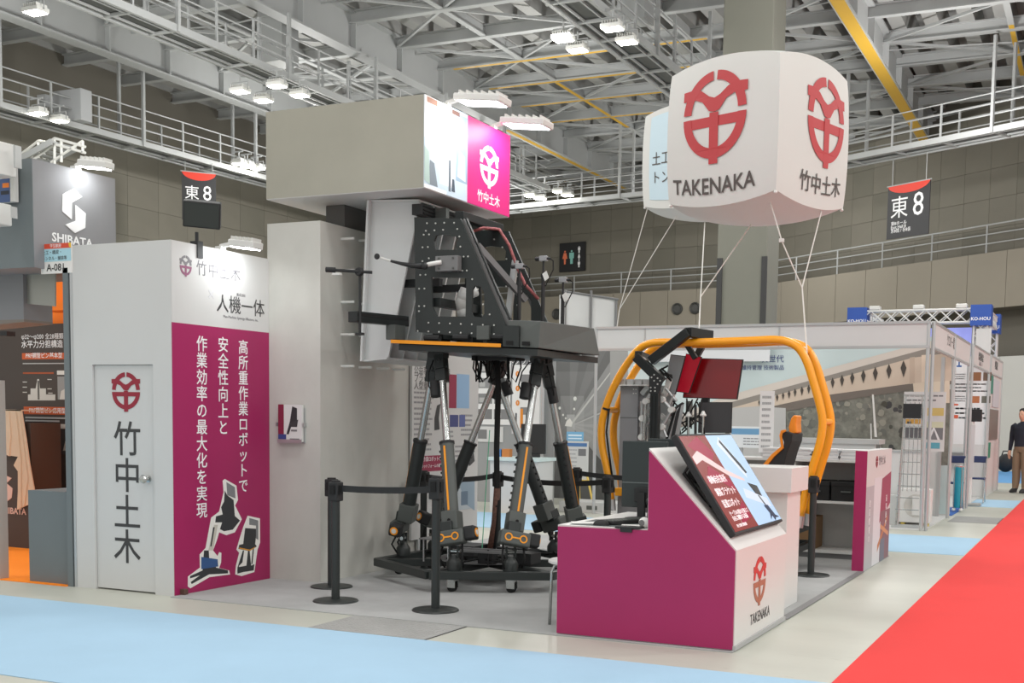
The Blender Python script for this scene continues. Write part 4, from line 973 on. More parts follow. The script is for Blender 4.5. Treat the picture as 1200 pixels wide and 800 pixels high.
# ================================================================ pale tray the robot holds against the wall
tray = thing('wall_panel_tray', (-5.5, 8.5, 1.86), 'tilted pale grey sheet metal tray with parallel fins held by the robot', 'metal tray')
TP = [(-5.665, 1.865), (-5.425, 1.885), (-5.125, 3.155), (-5.60, 3.18)]     # trapezoid fin
YN = (8.5, 8.72, 8.94, 9.16, 9.38)
for i, y in enumerate(YN):
    if i == 0: f0 = MB().prism(TP, (0, y+.02, 0), X3, Z3, .02).build('fin', traym, tray)
    else: shifted(f0, tray, (0, y-YN[0], 0))
def edge_plate(name, a, b, t_=.016):
    MB().beam((a[0], (YN[0]+YN[-1])/2+.01, a[1]), (b[0], (YN[0]+YN[-1])/2+.01, b[1]), YN[-1]-YN[0]+.06, t_, up=V((-(b[1]-a[1]), 0, b[0]-a[0]))).build(name, traym, tray)
edge_plate('back_plate', TP[3], TP[0]); edge_plate('bottom_plate', TP[0], TP[1]); edge_plate('top_plate', TP[2], TP[3])
MB().prism([(-5.672, 1.86), (-5.652, 1.86), (-5.587, 3.18), (-5.607, 3.18)], (0, 8.48, 0), X3, Z3, .03).build('rim', traym, tray)
# ================================================================ white poster wall beside the tower
pw = thing('poster_wall', (-5.86, 9.58, 0), 'white text poster board with machine drawings behind the robot legs', 'poster board')
boxpart('board', (-5.875, 9.58, .24), (-5.85, 10.88, 2.0), white_panel, pw)
boxpart('foot', (-5.875, 9.7, .006), (-5.85, 9.76, .24), alu, pw); boxpart('foot', (-5.875, 10.7, .006), (-5.85, 10.76, .24), alu, pw)
pl = PX_plane((-5.85, 9.58, .24), Y3, Z3); R = lambda x0, y0, x1, y1: (lambda a, b: [(a[0], a[1]), (b[0], a[1]), (b[0], b[1]), (a[0], b[1])])(pl.uw(x0, y1), pl.uw(x1, y0))
it = [((150, 40, 72), R(492, 533, 518, 553)), ((150, 40, 72), R(526, 439, 535, 478)), ((150, 186, 220), R(535, 439, 550, 478)), ((70, 76, 130), R(527, 486, 537, 500)), ((92, 104, 160), R(538, 486, 545, 500)), ((190, 200, 206), R(534, 560, 556, 598)), ((150, 170, 186), pl.poly([(536, 560), (556, 560), (556, 598), (545, 590)])), ((110, 130, 150), R(540, 575, 548, 592)),
      ((60, 60, 60), pl.poly([(512, 475), (516, 473), (514, 490), (515, 503), (509, 504), (509, 490)])), ((70, 70, 70), pl.poly([(548, 524), (554, 521), (556, 540), (550, 546), (546, 538)]))]
for (x0, x1, y0, y1, n_) in ((485, 510, 458, 474, 3), (485, 507, 476, 530, 9), (523, 533, 503, 530, 5), (540, 555, 484, 512, 5), (533, 546, 520, 548, 5)):
    a, b = pl.uw(x0, y1), pl.uw(x1, y0); it += lines_items(a[0], b[0], a[1], b[1], n_, (150, 150, 152), .4)
poster('print', pw, (-5.85, 9.58, .24), Y3, Z3, 1, 1, it)
for i, s_ in enumerate(('公益事業用の汎用', 'プラットフォーム', '人型重機')): text(s_, .085, pl.p(485, 434+i*9), Y3, Z3, inkdark, pw, align='LEFT')
text('高所重作業ロボットの特徴', .05, pl.p(505, 538), Y3, Z3, inkwhite, pw); text('プラットフォームの展開', .04, pl.p(505, 546), Y3, Z3, inkwhite, pw)

# ================================================================ belt stanchions
def stanchion(x, y, h, label, first=[None]):
    if first[0] is None:
        t = thing('belt_stanchion', (0, 0, 0)); first[0] = t
        MB().lathe([(.17, 0), (.172, .004), (.165, .012), (.05, .016), (.032, .02)], (0, 0, .006), n=32).build('base', black, t, smooth=35)
        MB().cyl((0, 0, .02), (0, 0, .80), .0315, n=20).build('post', black, t, smooth=40)
        hd_ = MB(); hd_.box((-.042, -.042, .80), (.042, .042, .95)); hd_.build('cassette', blackmatte, t, bevel=.008)
        MB().cyl((0, 0, .95), (0, 0, .962), .036, n=16).build('cap', blackmatte, t, smooth=40)
        for a in (0, 90, 180, 270):
            c_, s_ = math.cos(math.radians(a)), math.sin(math.radians(a)); MB().obox((c_*.046, s_*.046, .89), (c_*.006, s_*.006, 0), (-s_*.02, c_*.02, 0), (0, 0, .035)).build('belt_slot', blackrub, t)
        r = t
    else: r = copy_tree(first[0], (0, 0, 0))
    r.location = (x, y, 0); r.scale = (1, 1, h/.962); tag(r, label, 'stanchion', 'black belt stanchions around the booth'); WO[r.name] = V((x, y, 0)); return r
def belt(p, q, zz, label, sag=.03, zz2=None):
    zz2 = zz if zz2 is None else zz2
    p, q = V((p[0], p[1], zz)), V((q[0], q[1], zz2)); d = (q-p).normalized(); p += d*.05; q -= d*.05
    mb = MB(); n_ = 10; P = []
    for i in range(n_+1):
        u = i/n_; c = p.lerp(q, u)-Z3*(sag*4*u*(1-u)); s = d.cross(Z3).normalized()*.0015
        P += [c-s-Z3*.024, c+s-Z3*.024, c+s+Z3*.024, c-s+Z3*.024]
    fs = [(4*i+a, 4*i+(a+1) % 4, 4*i+4+(a+1) % 4, 4*i+4+a) for i in range(n_) for a in range(4)] + [(0, 3, 2, 1), (4*n_, 4*n_+1, 4*n_+2, 4*n_+3)]
    mb.add(P, fs); mb.build('barrier_belt', blackmatte, label=label, cat='belt')
SA, SB, SC, SD = (-5.66, 8.03), (-5.20, 7.43), (-4.33, 7.43), (-2.36, 10.86)
stanchion(*SA, .90, 'black belt stanchion standing closest to the grey tower')
stanchion(*SB, .92, 'black belt stanchion at the front edge of the carpet, belt starting here')
stanchion(*SC, .98, 'black belt stanchion before the robot where the front belt ends')
stanchion(*SD, .92, 'black belt stanchion before the bent yellow pipes')
S4, S5, S6, S7 = (-5.70, 9.55), (-5.27, 10.22), (-4.76, 10.95), (-3.97, 9.83)
stanchion(*S4, .905, 'black belt stanchion between the robot and the poster board')
stanchion(*S5, .89, 'black belt stanchion behind the hanging cable bundle')
stanchion(*S6, .92, 'black belt stanchion in front of the easel sign')
stanchion(*S7, .905, 'black belt stanchion beside the desk monitors')
belt(SB, SC, .86, 'black belt stretched across the front of the robot', .01, .885)
belt(S4, S5, .845, 'black belt behind the robot ending at the cable bundle'); belt(S5, S7, .83, 'long black belt behind the robot ending by the desk monitors', .03, .845); belt(S6, (-3.45, 10.5), .86, 'black belt running from the easel sign to the yellow pipe frame', .02)
belt(SD, (-2.62, 10.84), .85, 'short black belt hooked beside the white pedestal', .0)

# ================================================================ operator cockpit with yellow pipe cage
CK = thing('operator_cockpit', (-3.4, 11.2, .006), 'operator cockpit with bent yellow pipe frame, screens painted with a red reflection and black extrusions', 'simulator')
HY = 10.9
path = [(716, 585), (712, 553), (706, 525), (705, 500), (709, 480), (717, 458), (728, 437), (740, 419), (751, 407), (764, 402), (780, 401), (820, 401), (880, 399), (908, 398), (925, 401), (937, 409), (946, 425), (953, 447), (960, 472), (964, 494), (961, 518), (953, 545), (945, 572), (938, 604)]
# smooth the path
base = [aty(x, y, HY) for x, y in path]
def smooth_path(P, n=3):
    out = []
    for i in range(len(P)-1):
        p0, p1, p2, p3 = P[max(i-1, 0)], P[i], P[i+1], P[min(i+2, len(P)-1)]
        for k in range(n):
            t = k/n; out.append(.5*((2*p1)+(p2-p0)*t+(2*p0-5*p1+4*p2-p3)*t*t+(3*p1-p0-3*p2+p3)*t**3))
    return out+[P[-1]]
hoop = smooth_path(base)
h0 = MB().tube(hoop, .038, 12).build('pipe_hoop', yellowp, CK, smooth=True)
h1 = shifted(h0, CK, (0.02, .27, 0))
off = V((.02, .27, 0))
for k in (4*3, 7*3, 15*3, 19*3): MB().cyl(hoop[k], hoop[k]+off, .03, n=10).build('cross_pipe', yellowp, CK, smooth=40)
for e in (hoop[0], hoop[-1]):
    for o_ in (V((0, 0, 0)), off):
        q = e+o_; MB().cyl(q+Z3*.0, q+V((-.015 if e is hoop[-1] else .01, 0, -.11)), .043, n=12).build('pipe_foot', alu, CK, smooth=40)
mb = MB().cyl(hoop[4*3]+V((.008, 0, .0)), hoop[4*3]+V((.014, 0, .02)), .042, n=12).build('cable_tie', blackmatte, CK)
MB().tube([hoop[12]+V((.05, -.02, 0)), hoop[9]+V((.06, -.02, -.05)), hoop[6]+V((.07, -.02, 0)), hoop[2]+V((.06, 0, -.1))], .01, 6).build('hanging_cable', blackrub, CK, smooth=True)
bz = min(hoop[0].z, hoop[-1].z)-.11
# base frame of black extrusions
fx0, fx1, fy0, fy1 = hoop[0].x-.08, hoop[-1].x-.05, HY+.04, HY+.75
for z_ in (.22, bz-.03):
    for y_ in (fy0, fy1): MB().beam((fx0, y_, z_), (fx1, y_, z_), .06, .06).build('frame_bar', alu_dark, CK, bevel=.003)
    for x_ in (fx0, -3.6, fx1): MB().beam((x_, fy0, z_), (x_, fy1, z_), .06, .06).build('frame_bar', alu_dark, CK, bevel=.003)
for x_ in (fx0, fx1):
    for y_ in (fy0, fy1):
        MB().beam((x_, y_, .07), (x_, y_, bz), .06, .06).build('frame_post', alu_dark, CK, bevel=.003)
        MB().lathe([(.03, 0), (.03, .012), (.01, .02), (.01, .07)], (x_, y_, .006), n=12).build('levelling_foot', steel, CK, smooth=40)
MB().box((fx0+.03, fy0+.03, bz-.0), (fx1-.03, fy1-.03, bz+.012)).build('floor_plate', graphite, CK)
MB().box((-4.35, fy0+.1, bz+.012), (-3.9, fy0+.4, bz+.2)).build('controller_box', midgrey, CK)
for (x_, y_) in ((-4.25, 10.95), (-4.05, 10.92)): MB().obox((x_, y_-.05, bz+.26), (.06, 0, 0), (0, .05, 0), (0, 0, .04)).build('pedal', yellowp, CK, bevel=.01)
# grey control cabinet with white rack on top
ca, cb_ = aty(727, 452, 10.95), aty(748, 452, 10.95)
cab = boxpart('control_cabinet', (ca.x, 10.95, bz+.012), (cb_.x, 11.3, ca.z), mat('cabinet_grey', (142, 142, 144), .5), CK, bevel=.004)
boxpart('door_seam', (ca.x+.004, 10.948, 1.42), (cb_.x-.004, 10.951, 1.426), graphite, cab)
mb = MB()
for zz in (1.7, 1.66): mb.cyl((ca.x+.14, 10.951, zz), (ca.x+.14, 10.945, zz), .007, n=6); mb.cyl((ca.x+.165, 10.951, zz), (ca.x+.165, 10.945, zz), .007, n=6)
tag(mb.build('screw_heads', whitecase, cab), kind='stuff')
rk = boxpart('top_tray', (ca.x-.07, 10.9, ca.z), (cb_.x+.12, 11.3, ca.z+.012), whitecase, CK)
for i in range(4): boxpart('terminal_block', (ca.x-.01+i*.085, 10.93, ca.z+.012), (ca.x+.055+i*.085, 11.02, ca.z+.065), mat('pale_grey_plastic', (186, 188, 188), .5), CK, bevel=.003)
# black extrusion portal that carries the screens
EX = lambda a, b, y, w=.075, h=.075, name='extrusion': MB().beam(aty(*a, y), aty(*b, y), w, h, up=(0, 1, 0)).build(name, alu_dark, CK, bevel=.004)
pv = aty(768.5, 452, 10.72)
v0 = MB().box((pv.x-.04, 10.68, bz), (pv.x+.04, 10.76, pv.z)).build('upright', alu_dark, CK, bevel=.004)
for q in (-.018, .018): MB().box((pv.x+q-.004, 10.676, bz), (pv.x+q+.004, 10.681, pv.z-.1)).build('groove', blackrub, v0)
EX((746, 418), (776, 447), 10.72, .085, .09)
EX((763, 423), (807, 389), 10.80, .085, .09)
MB().beam(aty(806, 389, 10.8), aty(832, 393, 11.1), .09, .09).build('extrusion', alu_dark, CK, bevel=.004)
MB().beam(aty(748, 416, 10.74), aty(757, 420, 11.1), .07, .08).build('extrusion', alu_dark, CK, bevel=.004)
gp = PX_plane((0, 10.68, 0), X3, Z3)
gus = MB().prism(gp.poly([(761, 461), (761, 442), (768, 436), (778, 446), (775, 453), (772, 461)]), (0, 10.68, 0), X3, Z3, .008).build('gusset', blackmatte, CK)
mb = MB()
for (x, y) in ((764, 442), (767, 439), (767, 446), (771, 443), (774, 446), (771, 450), (763, 454), (768, 454), (763, 458), (768, 458)):
    q = gp.p(x, y); mb.cyl((q.x, 10.674, q.z), (q.x, 10.667, q.z), .008, n=6)
tag(mb.build('bolt_heads', boltm, gus), kind='stuff')
EX((826, 400), (812, 425), 11.42, .06, .06); EX((800, 395), (815, 420), 10.95, .05, .05)
# screens; the red carpet's reflection is put into their glowing colour
scr_reflect = mat('dark_red_reflection', (116, 6, 14), .18, emit=.16, spec=.7)
scr_reflect2 = mat('crimson_reflection', (156, 20, 38), .18, emit=.35, spec=.7)
def panel_screen(a, b, c_, d_, y1, y2, m, name='screen'):
    """thin monitor through four measured corners: a, d on the near edge (depth y1), b, c on the far edge (depth y2)"""
    A, B, C_, D_ = aty(*a, y1), aty(*b, y2), aty(*c_, y2), aty(*d_, y1)
    n_ = (B-A).cross(D_-A).normalized()
    if n_.dot(CAM-A) < 0: n_ = -n_
    mb = MB(); P = [A, B, C_, D_]; mb.add([p-n_*.03 for p in P]+P, [(0, 1, 2, 3), (4, 7, 6, 5), (0, 4, 5, 1), (1, 5, 6, 2), (2, 6, 7, 3), (3, 7, 4, 0)])
    mo = mb.build('monitor', blackmatte, CK)
    ce = (A+B+C_+D_)/4; Q = [ce+(p-ce)*.965+n_*.001 for p in P]; mb = MB(); mb.add([p-n_*.0008 for p in Q]+[p+n_*.0015 for p in Q], [(0, 1, 2, 3), (4, 7, 6, 5), (0, 4, 5, 1), (1, 5, 6, 2), (2, 6, 7, 3), (3, 7, 4, 0)]); mb.build(name, m, mo)
panel_screen((806, 419), (871, 421), (864, 468), (800, 466), 11.25, 11.3, scr_reflect)
panel_screen((804, 414), (822, 418), (807, 461), (793, 459), 11.08, 11.08, scr_reflect2)
panel_screen((786, 415), (803, 417), (791, 462), (777, 462), 11.0, 11.0, mat('grey_back', (150, 154, 156), .35, .3), 'back_cover')
MB().cyl(aty(830, 420, 11.4), aty(828, 470, 11.4), .025, n=10).build('monitor_post', blackmatte, CK, smooth=40)
boxpart('monitor_mount', aty(822, 474, 11.26), aty(832, 466, 11.32), blackmatte, CK)
panel_screen((819, 471), (858, 471), (857, 507), (818, 507), 11.15, 11.2, mat('charcoal_screen', (58, 58, 60), .4))
# silver linkage of the remote arms
for (a, b, y, r_, m_) in (((754, 515), (757, 470), 10.9, .018, steel), ((757, 470), (766, 455), 10.9, .018, alu), ((757, 500), (775, 462), 11.0, .016, alu), ((776, 468), (787, 480), 10.85, .02, alu), ((787, 480), (776, 500), 10.85, .02, alu), ((776, 500), (781, 512), 10.85, .016, alu), ((752, 470), (752, 515), 10.95, .02, alu), ((760, 470), (758, 517), 11.0, .013, steel), ((780, 455), (793, 470), 10.9, .014, alu), ((790, 462), (783, 478), 10.9, .014, alu), ((762, 480), (774, 470), 10.85, .012, steel)):
    MB().cyl(aty(*a, y), aty(*b, y), r_, n=10).build('link_bar', m_, CK, smooth=40)
for (a, y) in (((757, 470), 10.88), ((776, 500), 10.83), ((787, 480), 10.83), ((753, 490), 10.92), ((752, 512), 10.92), ((776, 468), 10.83)):
    q = aty(*a, y); MB().cyl(q-Y3*.03, q+Y3*.03, .03, n=12).build('joint_hub', whitecase, CK, smooth=40)
for (a, b, y, w_) in (((752, 462), (760, 452), 10.98, .05), ((770, 470), (790, 452), 11.02, .06), ((774, 486), (790, 500), 10.98, .05), ((750, 500), (764, 478), 11.02, .05), ((776, 512), (788, 488), 11.0, .06), ((752, 478), (764, 500), 11.05, .05), ((785, 444), (779, 462), 10.95, .05)):
    MB().beam(aty(*a, y), aty(*b, y), w_, .03, up=(0, 1, 0)).build('link_plate', whitecase if a[0] % 4 else alu, CK, bevel=.004)
boxpart('rear_frame_sheet', aty(750, 517, 11.12), aty(790, 452, 11.16), mat('pale_machine_grey', (168, 172, 172), .5), CK)
panel_screen((793, 478), (802, 472), (795, 517), (782, 517), 10.86, 10.95, mat('pale_cover', (158, 166, 168), .4), 'cover_sheet')
MB().prism(gp.poly([(783, 517), (792, 474), (787, 482), (779, 517)]), (0, 10.84, 0), X3, Z3, .02).build('cable_cover', blackmatte, CK)
for (x, y) in ((807, 486), (824, 485)):
    q = aty(x, y, 11.0); jb = MB().lathe([(.03, 0), (.034, .01), (.02, .03), (.012, .05)], q-Z3*.02, n=12).build('joystick_head', whitecase, CK, smooth=40)
    MB().cyl(q-Z3*.02, q-Z3*.28, .012, n=8).build('joystick_stem', steel, CK)
MB().box(aty(803, 500, 11.05), aty(812, 470, 11.15)).build('handle_block', graphite, CK, bevel=.004)
MB().cyl(aty(815, 474, 10.95), aty(815, 512, 10.95), .014, n=8).build('joystick_stem', blackmatte, CK)
for k in range(7):
    p = aty(785+random.random()*40, 465+random.random()*8, 11.0); q = aty(790+random.random()*40, 500+random.random()*10, 11.0)
    MB().tube([p, p.lerp(q, .3)+V((random.uniform(-.08, .08), 0, -.05)), p.lerp(q, .7)+V((random.uniform(-.08, .08), 0, .0)), q], .008, 5).build('loose_cable', blackrub, CK, smooth=True)
for k in range(5):
    p = aty(772+random.random()*14, 428+random.random()*10, 10.85); q = aty(778+random.random()*10, 440, 10.9)
    MB().tube([p, p.lerp(q, .5)+V((random.uniform(-.1, .1), 0, random.uniform(-.1, .0))), q], .01, 5).build('loose_cable', blackrub, CK, smooth=True)
# bucket seat, seen from the side, facing the screens
SY = 11.05
sp2 = PX_plane((0, SY, 0), X3, Z3)
seat = thing('bucket_seat', aty(905, 560, 11.28), 'black and orange bucket seat in front of the yellow pipes', 'seat')
def seat_prof(pts, y0, y1, m, name, par, bev=.01): return MB().prism(sp2.poly(pts), (0, y1, 0), X3, Z3, y1-y0).build(name, m, par, bevel=bev)
sb = seat_prof([(896, 548), (905, 535), (917, 526), (918, 518), (914, 508), (919, 505), (928, 508), (927, 517), (922, 530), (918, 545), (914, 553), (880, 562), (862, 566), (862, 556)], SY+.02, SY+.46, mat('black_seat_fabric', (46, 46, 46), .8, bump=.2, bscale=200), 'shell', seat)
seat_prof([(921, 509), (920, 500), (923, 490), (926, 486), (930, 487), (929, 496), (930, 507)], SY+.13, SY+.34, mat('orange_leather', (244, 146, 30), .5), 'headrest', seat, .012)
for y_ in (SY, SY+.455): seat_prof([(890, 549), (904, 532), (915, 523), (913, 510), (915, 504), (921, 503), (920, 506), (917, 507), (916, 511), (918, 525), (907, 535), (896, 549)], y_, y_+.03, MATS['orange_leather'], 'side_bolster', seat, .006)
boxpart('seat_rail', (aty(880, 566, SY).x, SY+.1, bz+.012), (aty(912, 566, SY).x, SY+.36, aty(905, 562, SY).z), alu_dark, seat)

# ================================================================ back shelf of the booth and magenta end board
SX0, SX1, SYF, SYB = -3.75, -2.10, 12.30, 12.85
sh_ = thing('display_shelf', (SX0, SYF, .006), 'low white open shelf at the back edge of the booth', 'shelf')
for z_ in (.06, .575, 1.0): boxpart('shelf_board', (SX0, SYF, z_), (SX1, SYB, z_+.025), white_gloss, sh_)
boxpart('back_panel', (SX0, SYB-.02, .006), (SX1, SYB, 1.0), white_panel, sh_)
for x_ in (SX0, -2.9, SX1-.025): boxpart('upright_panel', (x_, SYF+.01, .006), (x_+.025, SYB-.02, 1.0), white_gloss, sh_)
boxpart('plinth', (SX0, SYF+.02, .006), (SX1, SYF+.05, .06), midgrey, sh_)
labs = ['stack of white brochures on the shelf behind the bucket seat', 'stack of white brochures on the shelf with a grey clip beside', 'stack of white brochures next to the yellow pipe on the shelf', 'stack of white brochures on the shelf closest to the magenta board']
for i, x_ in enumerate((-3.12, -2.84, -2.56, -2.30)):
    t = thing('brochure_stack', (x_, 12.5, 1.025), labs[i], 'brochures', 'brochure stacks on the back shelf')
    for k in range(6):
        a = random.uniform(-.05, .05); U = V((math.cos(a), math.sin(a), 0)); W = V((-math.sin(a), math.cos(a), 0))
        MB().obox((x_+random.uniform(-.006, .006), 12.5, 1.025+.009+k*.018), U*.115, W*.15, Z3*.0085).build('brochure', ink((226, 226, 226) if k % 2 else (206, 206, 208)), t)
for i, x_ in enumerate((-2.98, -2.70)):
    boxpart('counting_clip', (x_-.02, 12.36, 1.025), (x_+.02, 12.42, 1.11), graphite, bevel=.01, label='small dark grey clip standing between the brochure stacks', cat='clip', group='dark clips between the brochure stacks')
for i, (x0, x1, lab) in enumerate(((-2.80, -2.52, 'black fabric storage box on the shelf, beside the stanchion'), (-2.50, -2.20, 'black fabric storage box on the shelf, beside the magenta board'))):
    t = thing('storage_box', (x0, 12.35, .6), lab, 'box', 'black fabric boxes on the shelf')
    boxpart('box_body', (x0, 12.34, .60), (x1, 12.75, .78), mat('black_fabric', (34, 34, 34), .85, bump=.3, bscale=120), t, bevel=.008)
    boxpart('folded_rim', (x0-.004, 12.336, .75), (x1+.004, 12.754, .80), MATS['black_fabric'], t, bevel=.008)
    boxpart('handle_strap', ((x0+x1)/2-.05, 12.33, .69), ((x0+x1)/2+.05, 12.338, .705), graphite, t)
boxpart('carton', (-3.2, 12.36, .60), (-2.92, 12.7, .70), ink((176, 176, 172)), bevel=.004, label='grey carton on the middle shelf beside the yellow pipes', cat='box')
boxpart('cardboard_box', (-2.88, 12.4, .0855), (-2.66, 12.75, .42), mat('brown_cardboard', (150, 118, 84), .8), bevel=.004, label='brown cardboard box on the lowest shelf board', cat='box')
# magenta board
mbx = thing('end_board', (-2.09, 11.42, .006), 'narrow magenta and photo end board at the aisle corner of the booth', 'sign board')
boxpart('core', (-2.095, 11.42, .006), (-1.985, 12.85, 1.145), white_panel, mbx)
boxpart('magenta_edge', (-2.095, 11.414, .006), (-1.985, 11.42, 1.145), magenta, mbx)
ep = PX_plane((-1.985, 11.42, .006), Y3, Z3); w_, h = 1.43, 1.139
poster('photo_print', mbx, (-1.985, 11.42, .006), Y3, Z3, w_, h, [((178, 178, 182), (0, 0, .3, .70)), ((214, 214, 218), (.3, 0, .6, .76)), ((150, 66, 92), [(.55, .35), (1, .5), (1, .79), (.62, .74)]), ((132, 96, 104), (.6, 0, 1, .45)), ((190, 120, 70), [(.5, .1), (.9, .36), (.9, .4), (.5, .16)]), ((110, 116, 130), (.62, .0, .8, .2)), ((206, 150, 110), [(.6, .3), (.95, .2), (.95, .24), (.6, .34)])], base=white_panel, t=.002)
text('竹中土木', .1, (-1.982, 11.42+w_*.58, .006+h*.90), Y3, Z3, inkgrey, mbx); emblem(mbx, (-1.982, 11.42+w_*.36, .006+h*.9), Y3, Z3, .12, inkred, asp=.98)
for i, s_ in enumerate(('建設機械の', '遠隔操作')):
    for j, ch in enumerate(s_): text(ch, .075, (-1.981, 11.42+w_*(.14 if i == 0 else .82), .006+h*(.55-j*.075)), Y3, Z3, inkwhite, mbx, name='character')
# ================================================================ grey and orange booth on the left
GB = thing('grey_booth', (-7.7, 6.95, 0), 'grey exhibition booth with a white S mark on its header box', 'booth')
gx1, gy0 = -7.69, 6.92
z0g, z1g = 2.53, 3.37
boxpart('header_box', (-8.9, gy0, z0g), (gx1, 7.78, z1g), shib_grey, GB)
boxpart('header_front', (-8.9, gy0-.006, z0g), (gx1, gy0, z1g), shib_dark, GB)
boxpart('pillar', (-7.50, 7.02, 0.0), (-7.445, 7.12, z0g), shib_dark, GB)
gp1 = PX_plane((gx1, gy0, 0), Y3, Z3)
zz = lambda pts: gp1.poly([(a/4., 200+b/4.) for a, b in pts])
mb = MB()
mb.prism(zz([(335, 228), (290, 190), (292, 110), (345, 83), (383, 122), (335, 150)]), (gx1, gy0, 0), Y3, Z3, .006)
mb.build('s_mark', inkwhite, GB)
mb = MB(); mb.prism(zz([(352, 160), (400, 200), (398, 268), (350, 292), (305, 253), (352, 235)]), (gx1, gy0, 0), Y3, Z3, .006); mb.build('s_mark', inkwhite, GB)
text('SHIBATA', .098, gp1.p(85, 282), Y3, Z3, inkwhite, GB, bold=.02, squeeze=1.1)
# stepped bracket under the header
boxpart('bracket_box', (-8.9, 7.25, 2.16), (-8.19, 7.55, z0g), shib_grey, GB)
bp = PX_plane((0, 7.3, 0), X3, Z3)
MB().prism(bp.poly([(33, 318), (66, 318), (66, 359), (33, 356)]), (0, 7.3, 0), X3, Z3, .012).build('steel_sheet', mat('brushed_sheet', (168, 168, 160), .4, .5), GB)
MB().prism([(-8.9, 2.10), (-8.19, 2.14), (-8.19, 2.16), (-8.9, 2.16)], (0, 7.55, 0), X3, Z3, .3).build('soffit_block', mat('warm_grey_soffit', (134, 124, 116), .6), GB)
boxpart('orange_wall', (-10.9, 9.3, 0.0), (-8.3, 9.35, 2.75), shib_or, GB)
boxpart('brown_wall', (-10.9, 9.24, 0.0), (-9.6, 9.29, 2.31), brown_p, GB)
boxpart('orange_beam', (-9.95, 9.0, 2.42), (-8.3, 9.24, 2.5), shib_or, GB)
pp_ = PX_plane((0, 9.24, 0), X3, Z3); Rr = lambda x0, y0, x1, y1: (lambda a, b: [(a[0], a[1]), (b[0], a[1]), (b[0], b[1]), (a[0], b[1])])(pp_.uw(x0, y1), pp_.uw(x1, y0))
orr, lg_, tq = (206, 92, 40), (206, 202, 196), (150, 148, 146)
it = [(orr, Rr(26, 413, 85, 421)), (orr, Rr(28, 477, 85, 485)), ((170, 80, 40), Rr(27, 436, 63, 438)), ((170, 80, 40), Rr(30, 500, 63, 502)), ((226, 222, 214), Rr(67, 434, 85, 439)), ((226, 222, 214), Rr(69, 497, 85, 502)),
      (lg_, pp_.poly([(33, 469), (33, 462), (36, 462), (36, 455), (42, 455), (44, 444), (46, 444), (47, 455), (54, 455), (54, 462), (65, 462), (65, 469)])), ((96, 92, 88), Rr(44.4, 446, 46.2, 468)),
      ((188, 186, 180), pp_.poly([(37, 532), (41, 524), (44, 518), (45, 506), (48, 506), (49, 518), (53, 524), (60, 531)])), ((60, 56, 54), Rr(44, 524, 52, 530)),
      (tq, Rr(68, 441, 85, 468)), ((206, 202, 196), pp_.poly([(70, 468), (72, 458), (77, 455), (78, 448), (81, 448), (82, 456), (85, 458), (85, 468)])), ((70, 68, 66), Rr(69, 504, 85, 532)), ((196, 192, 186), pp_.poly([(74, 528), (78, 512), (83, 514), (85, 528)])),
      ((196, 192, 188), Rr(27, 425, 83, 426.5)), ((196, 192, 188), Rr(30, 489, 83, 490)), ((196, 192, 188), Rr(30, 492.5, 70, 493.5))]
for (x, y) in ((27, 447), (27, 453), (27, 459), (56, 444), (56, 455), (57, 460), (31, 507), (58, 508), (58, 515)): it.append((lg_, Rr(x, y, x+5, y+1)))
poster('info_print', GB, (0, 9.24, 0), X3, Z3, 1, 1, it)
text('φ32～φ200 全28種類', .066, pp_.p(25, 395), X3, Z3, inkwhite, GB, align='LEFT')
text('水平力分担構造・横変位', .086, pp_.p(25, 404), X3, Z3, inkwhite, GB, align='LEFT', bold=.008)
text('PRF鋼管ピン基本型', .062, pp_.p(30, 417), X3, Z3, inkwhite, GB, align='LEFT', bold=.006)
text('PRF鋼管ピン応用型', .062, pp_.p(34, 481), X3, Z3, inkwhite, GB, align='LEFT', bold=.006)
boxpart('low_wall', (-7.98, 7.07, 0), (-7.51, 7.6, .755), shib_dark, GB)
MB().box((-8.40, 7.03, 0), (-8.275, 7.12, 1.65)).build('grey_post', mat('light_grey_post', (176, 170, 164), .6), GB)
tag(MB().box((-10.9, 7.0, .0003), (-7.5, 9.2, .005)).build('booth_carpet', or_cpt, origin=(-9, 8, 0)), 'bright orange carpet of the grey booth', 'carpet')
# beige cloth over a dark stand
ts = thing('display_stand', (-10.2, 8.6, 0), 'dark brown display stand with pale S mark under a beige cloth', 'display stand')
P1_ = aty(0, 500, 8.7); P2_ = aty(32, 500, 8.7)
boxpart('stand_body', (P1_.x-.6, 8.72, .005), (aty(36, 600, 8.7).x, 9.1, aty(10, 495, 8.7).z), brown_p, ts)
text('SHIBATA', .09, (aty(14, 599, 8.7).x, 8.719, aty(14, 599, 8.7).z), X3, Z3, mat('pale_pink_ink', (222, 190, 178), .6), ts, bold=.02)
ssp = PX_plane((0, 8.72, 0), X3, Z3)
MB().prism(ssp.poly([(5, 590), (14, 583), (15, 572), (8, 566), (14, 560), (5, 556)]), (0, 8.72, 0), X3, Z3, .004).build('s_mark', MATS['pale_pink_ink'], ts)
cp_ = PX_plane((0, 8.68, 0), X3, Z3)
mb = MB(); cl = cp_.poly([(-40, 480), (26, 480), (31, 510), (36, 545), (42, 578), (43, 589), (32, 592), (21, 597), (22, 575), (22, 552), (17, 545), (22, 535), (8, 533), (-40, 525)])
n_ = len(cl); zt_ = cl[1][1]
mb.prism(cl, (0, 8.68, 0), X3, Z3, .012); mb.box((cl[0][0], 8.668, zt_-.012), (cl[1][0], 9.12, zt_))
for (a, b, c_) in (((24, 482), (34, 560), (30, 592)), ((20, 482), (26, 540), (26, 594)), ((12, 482), (14, 510), (12, 534))):
    mb.tube([V((q[0], 8.668, q[1])) for q in cp_.poly([a, b, c_])], .014, 6)
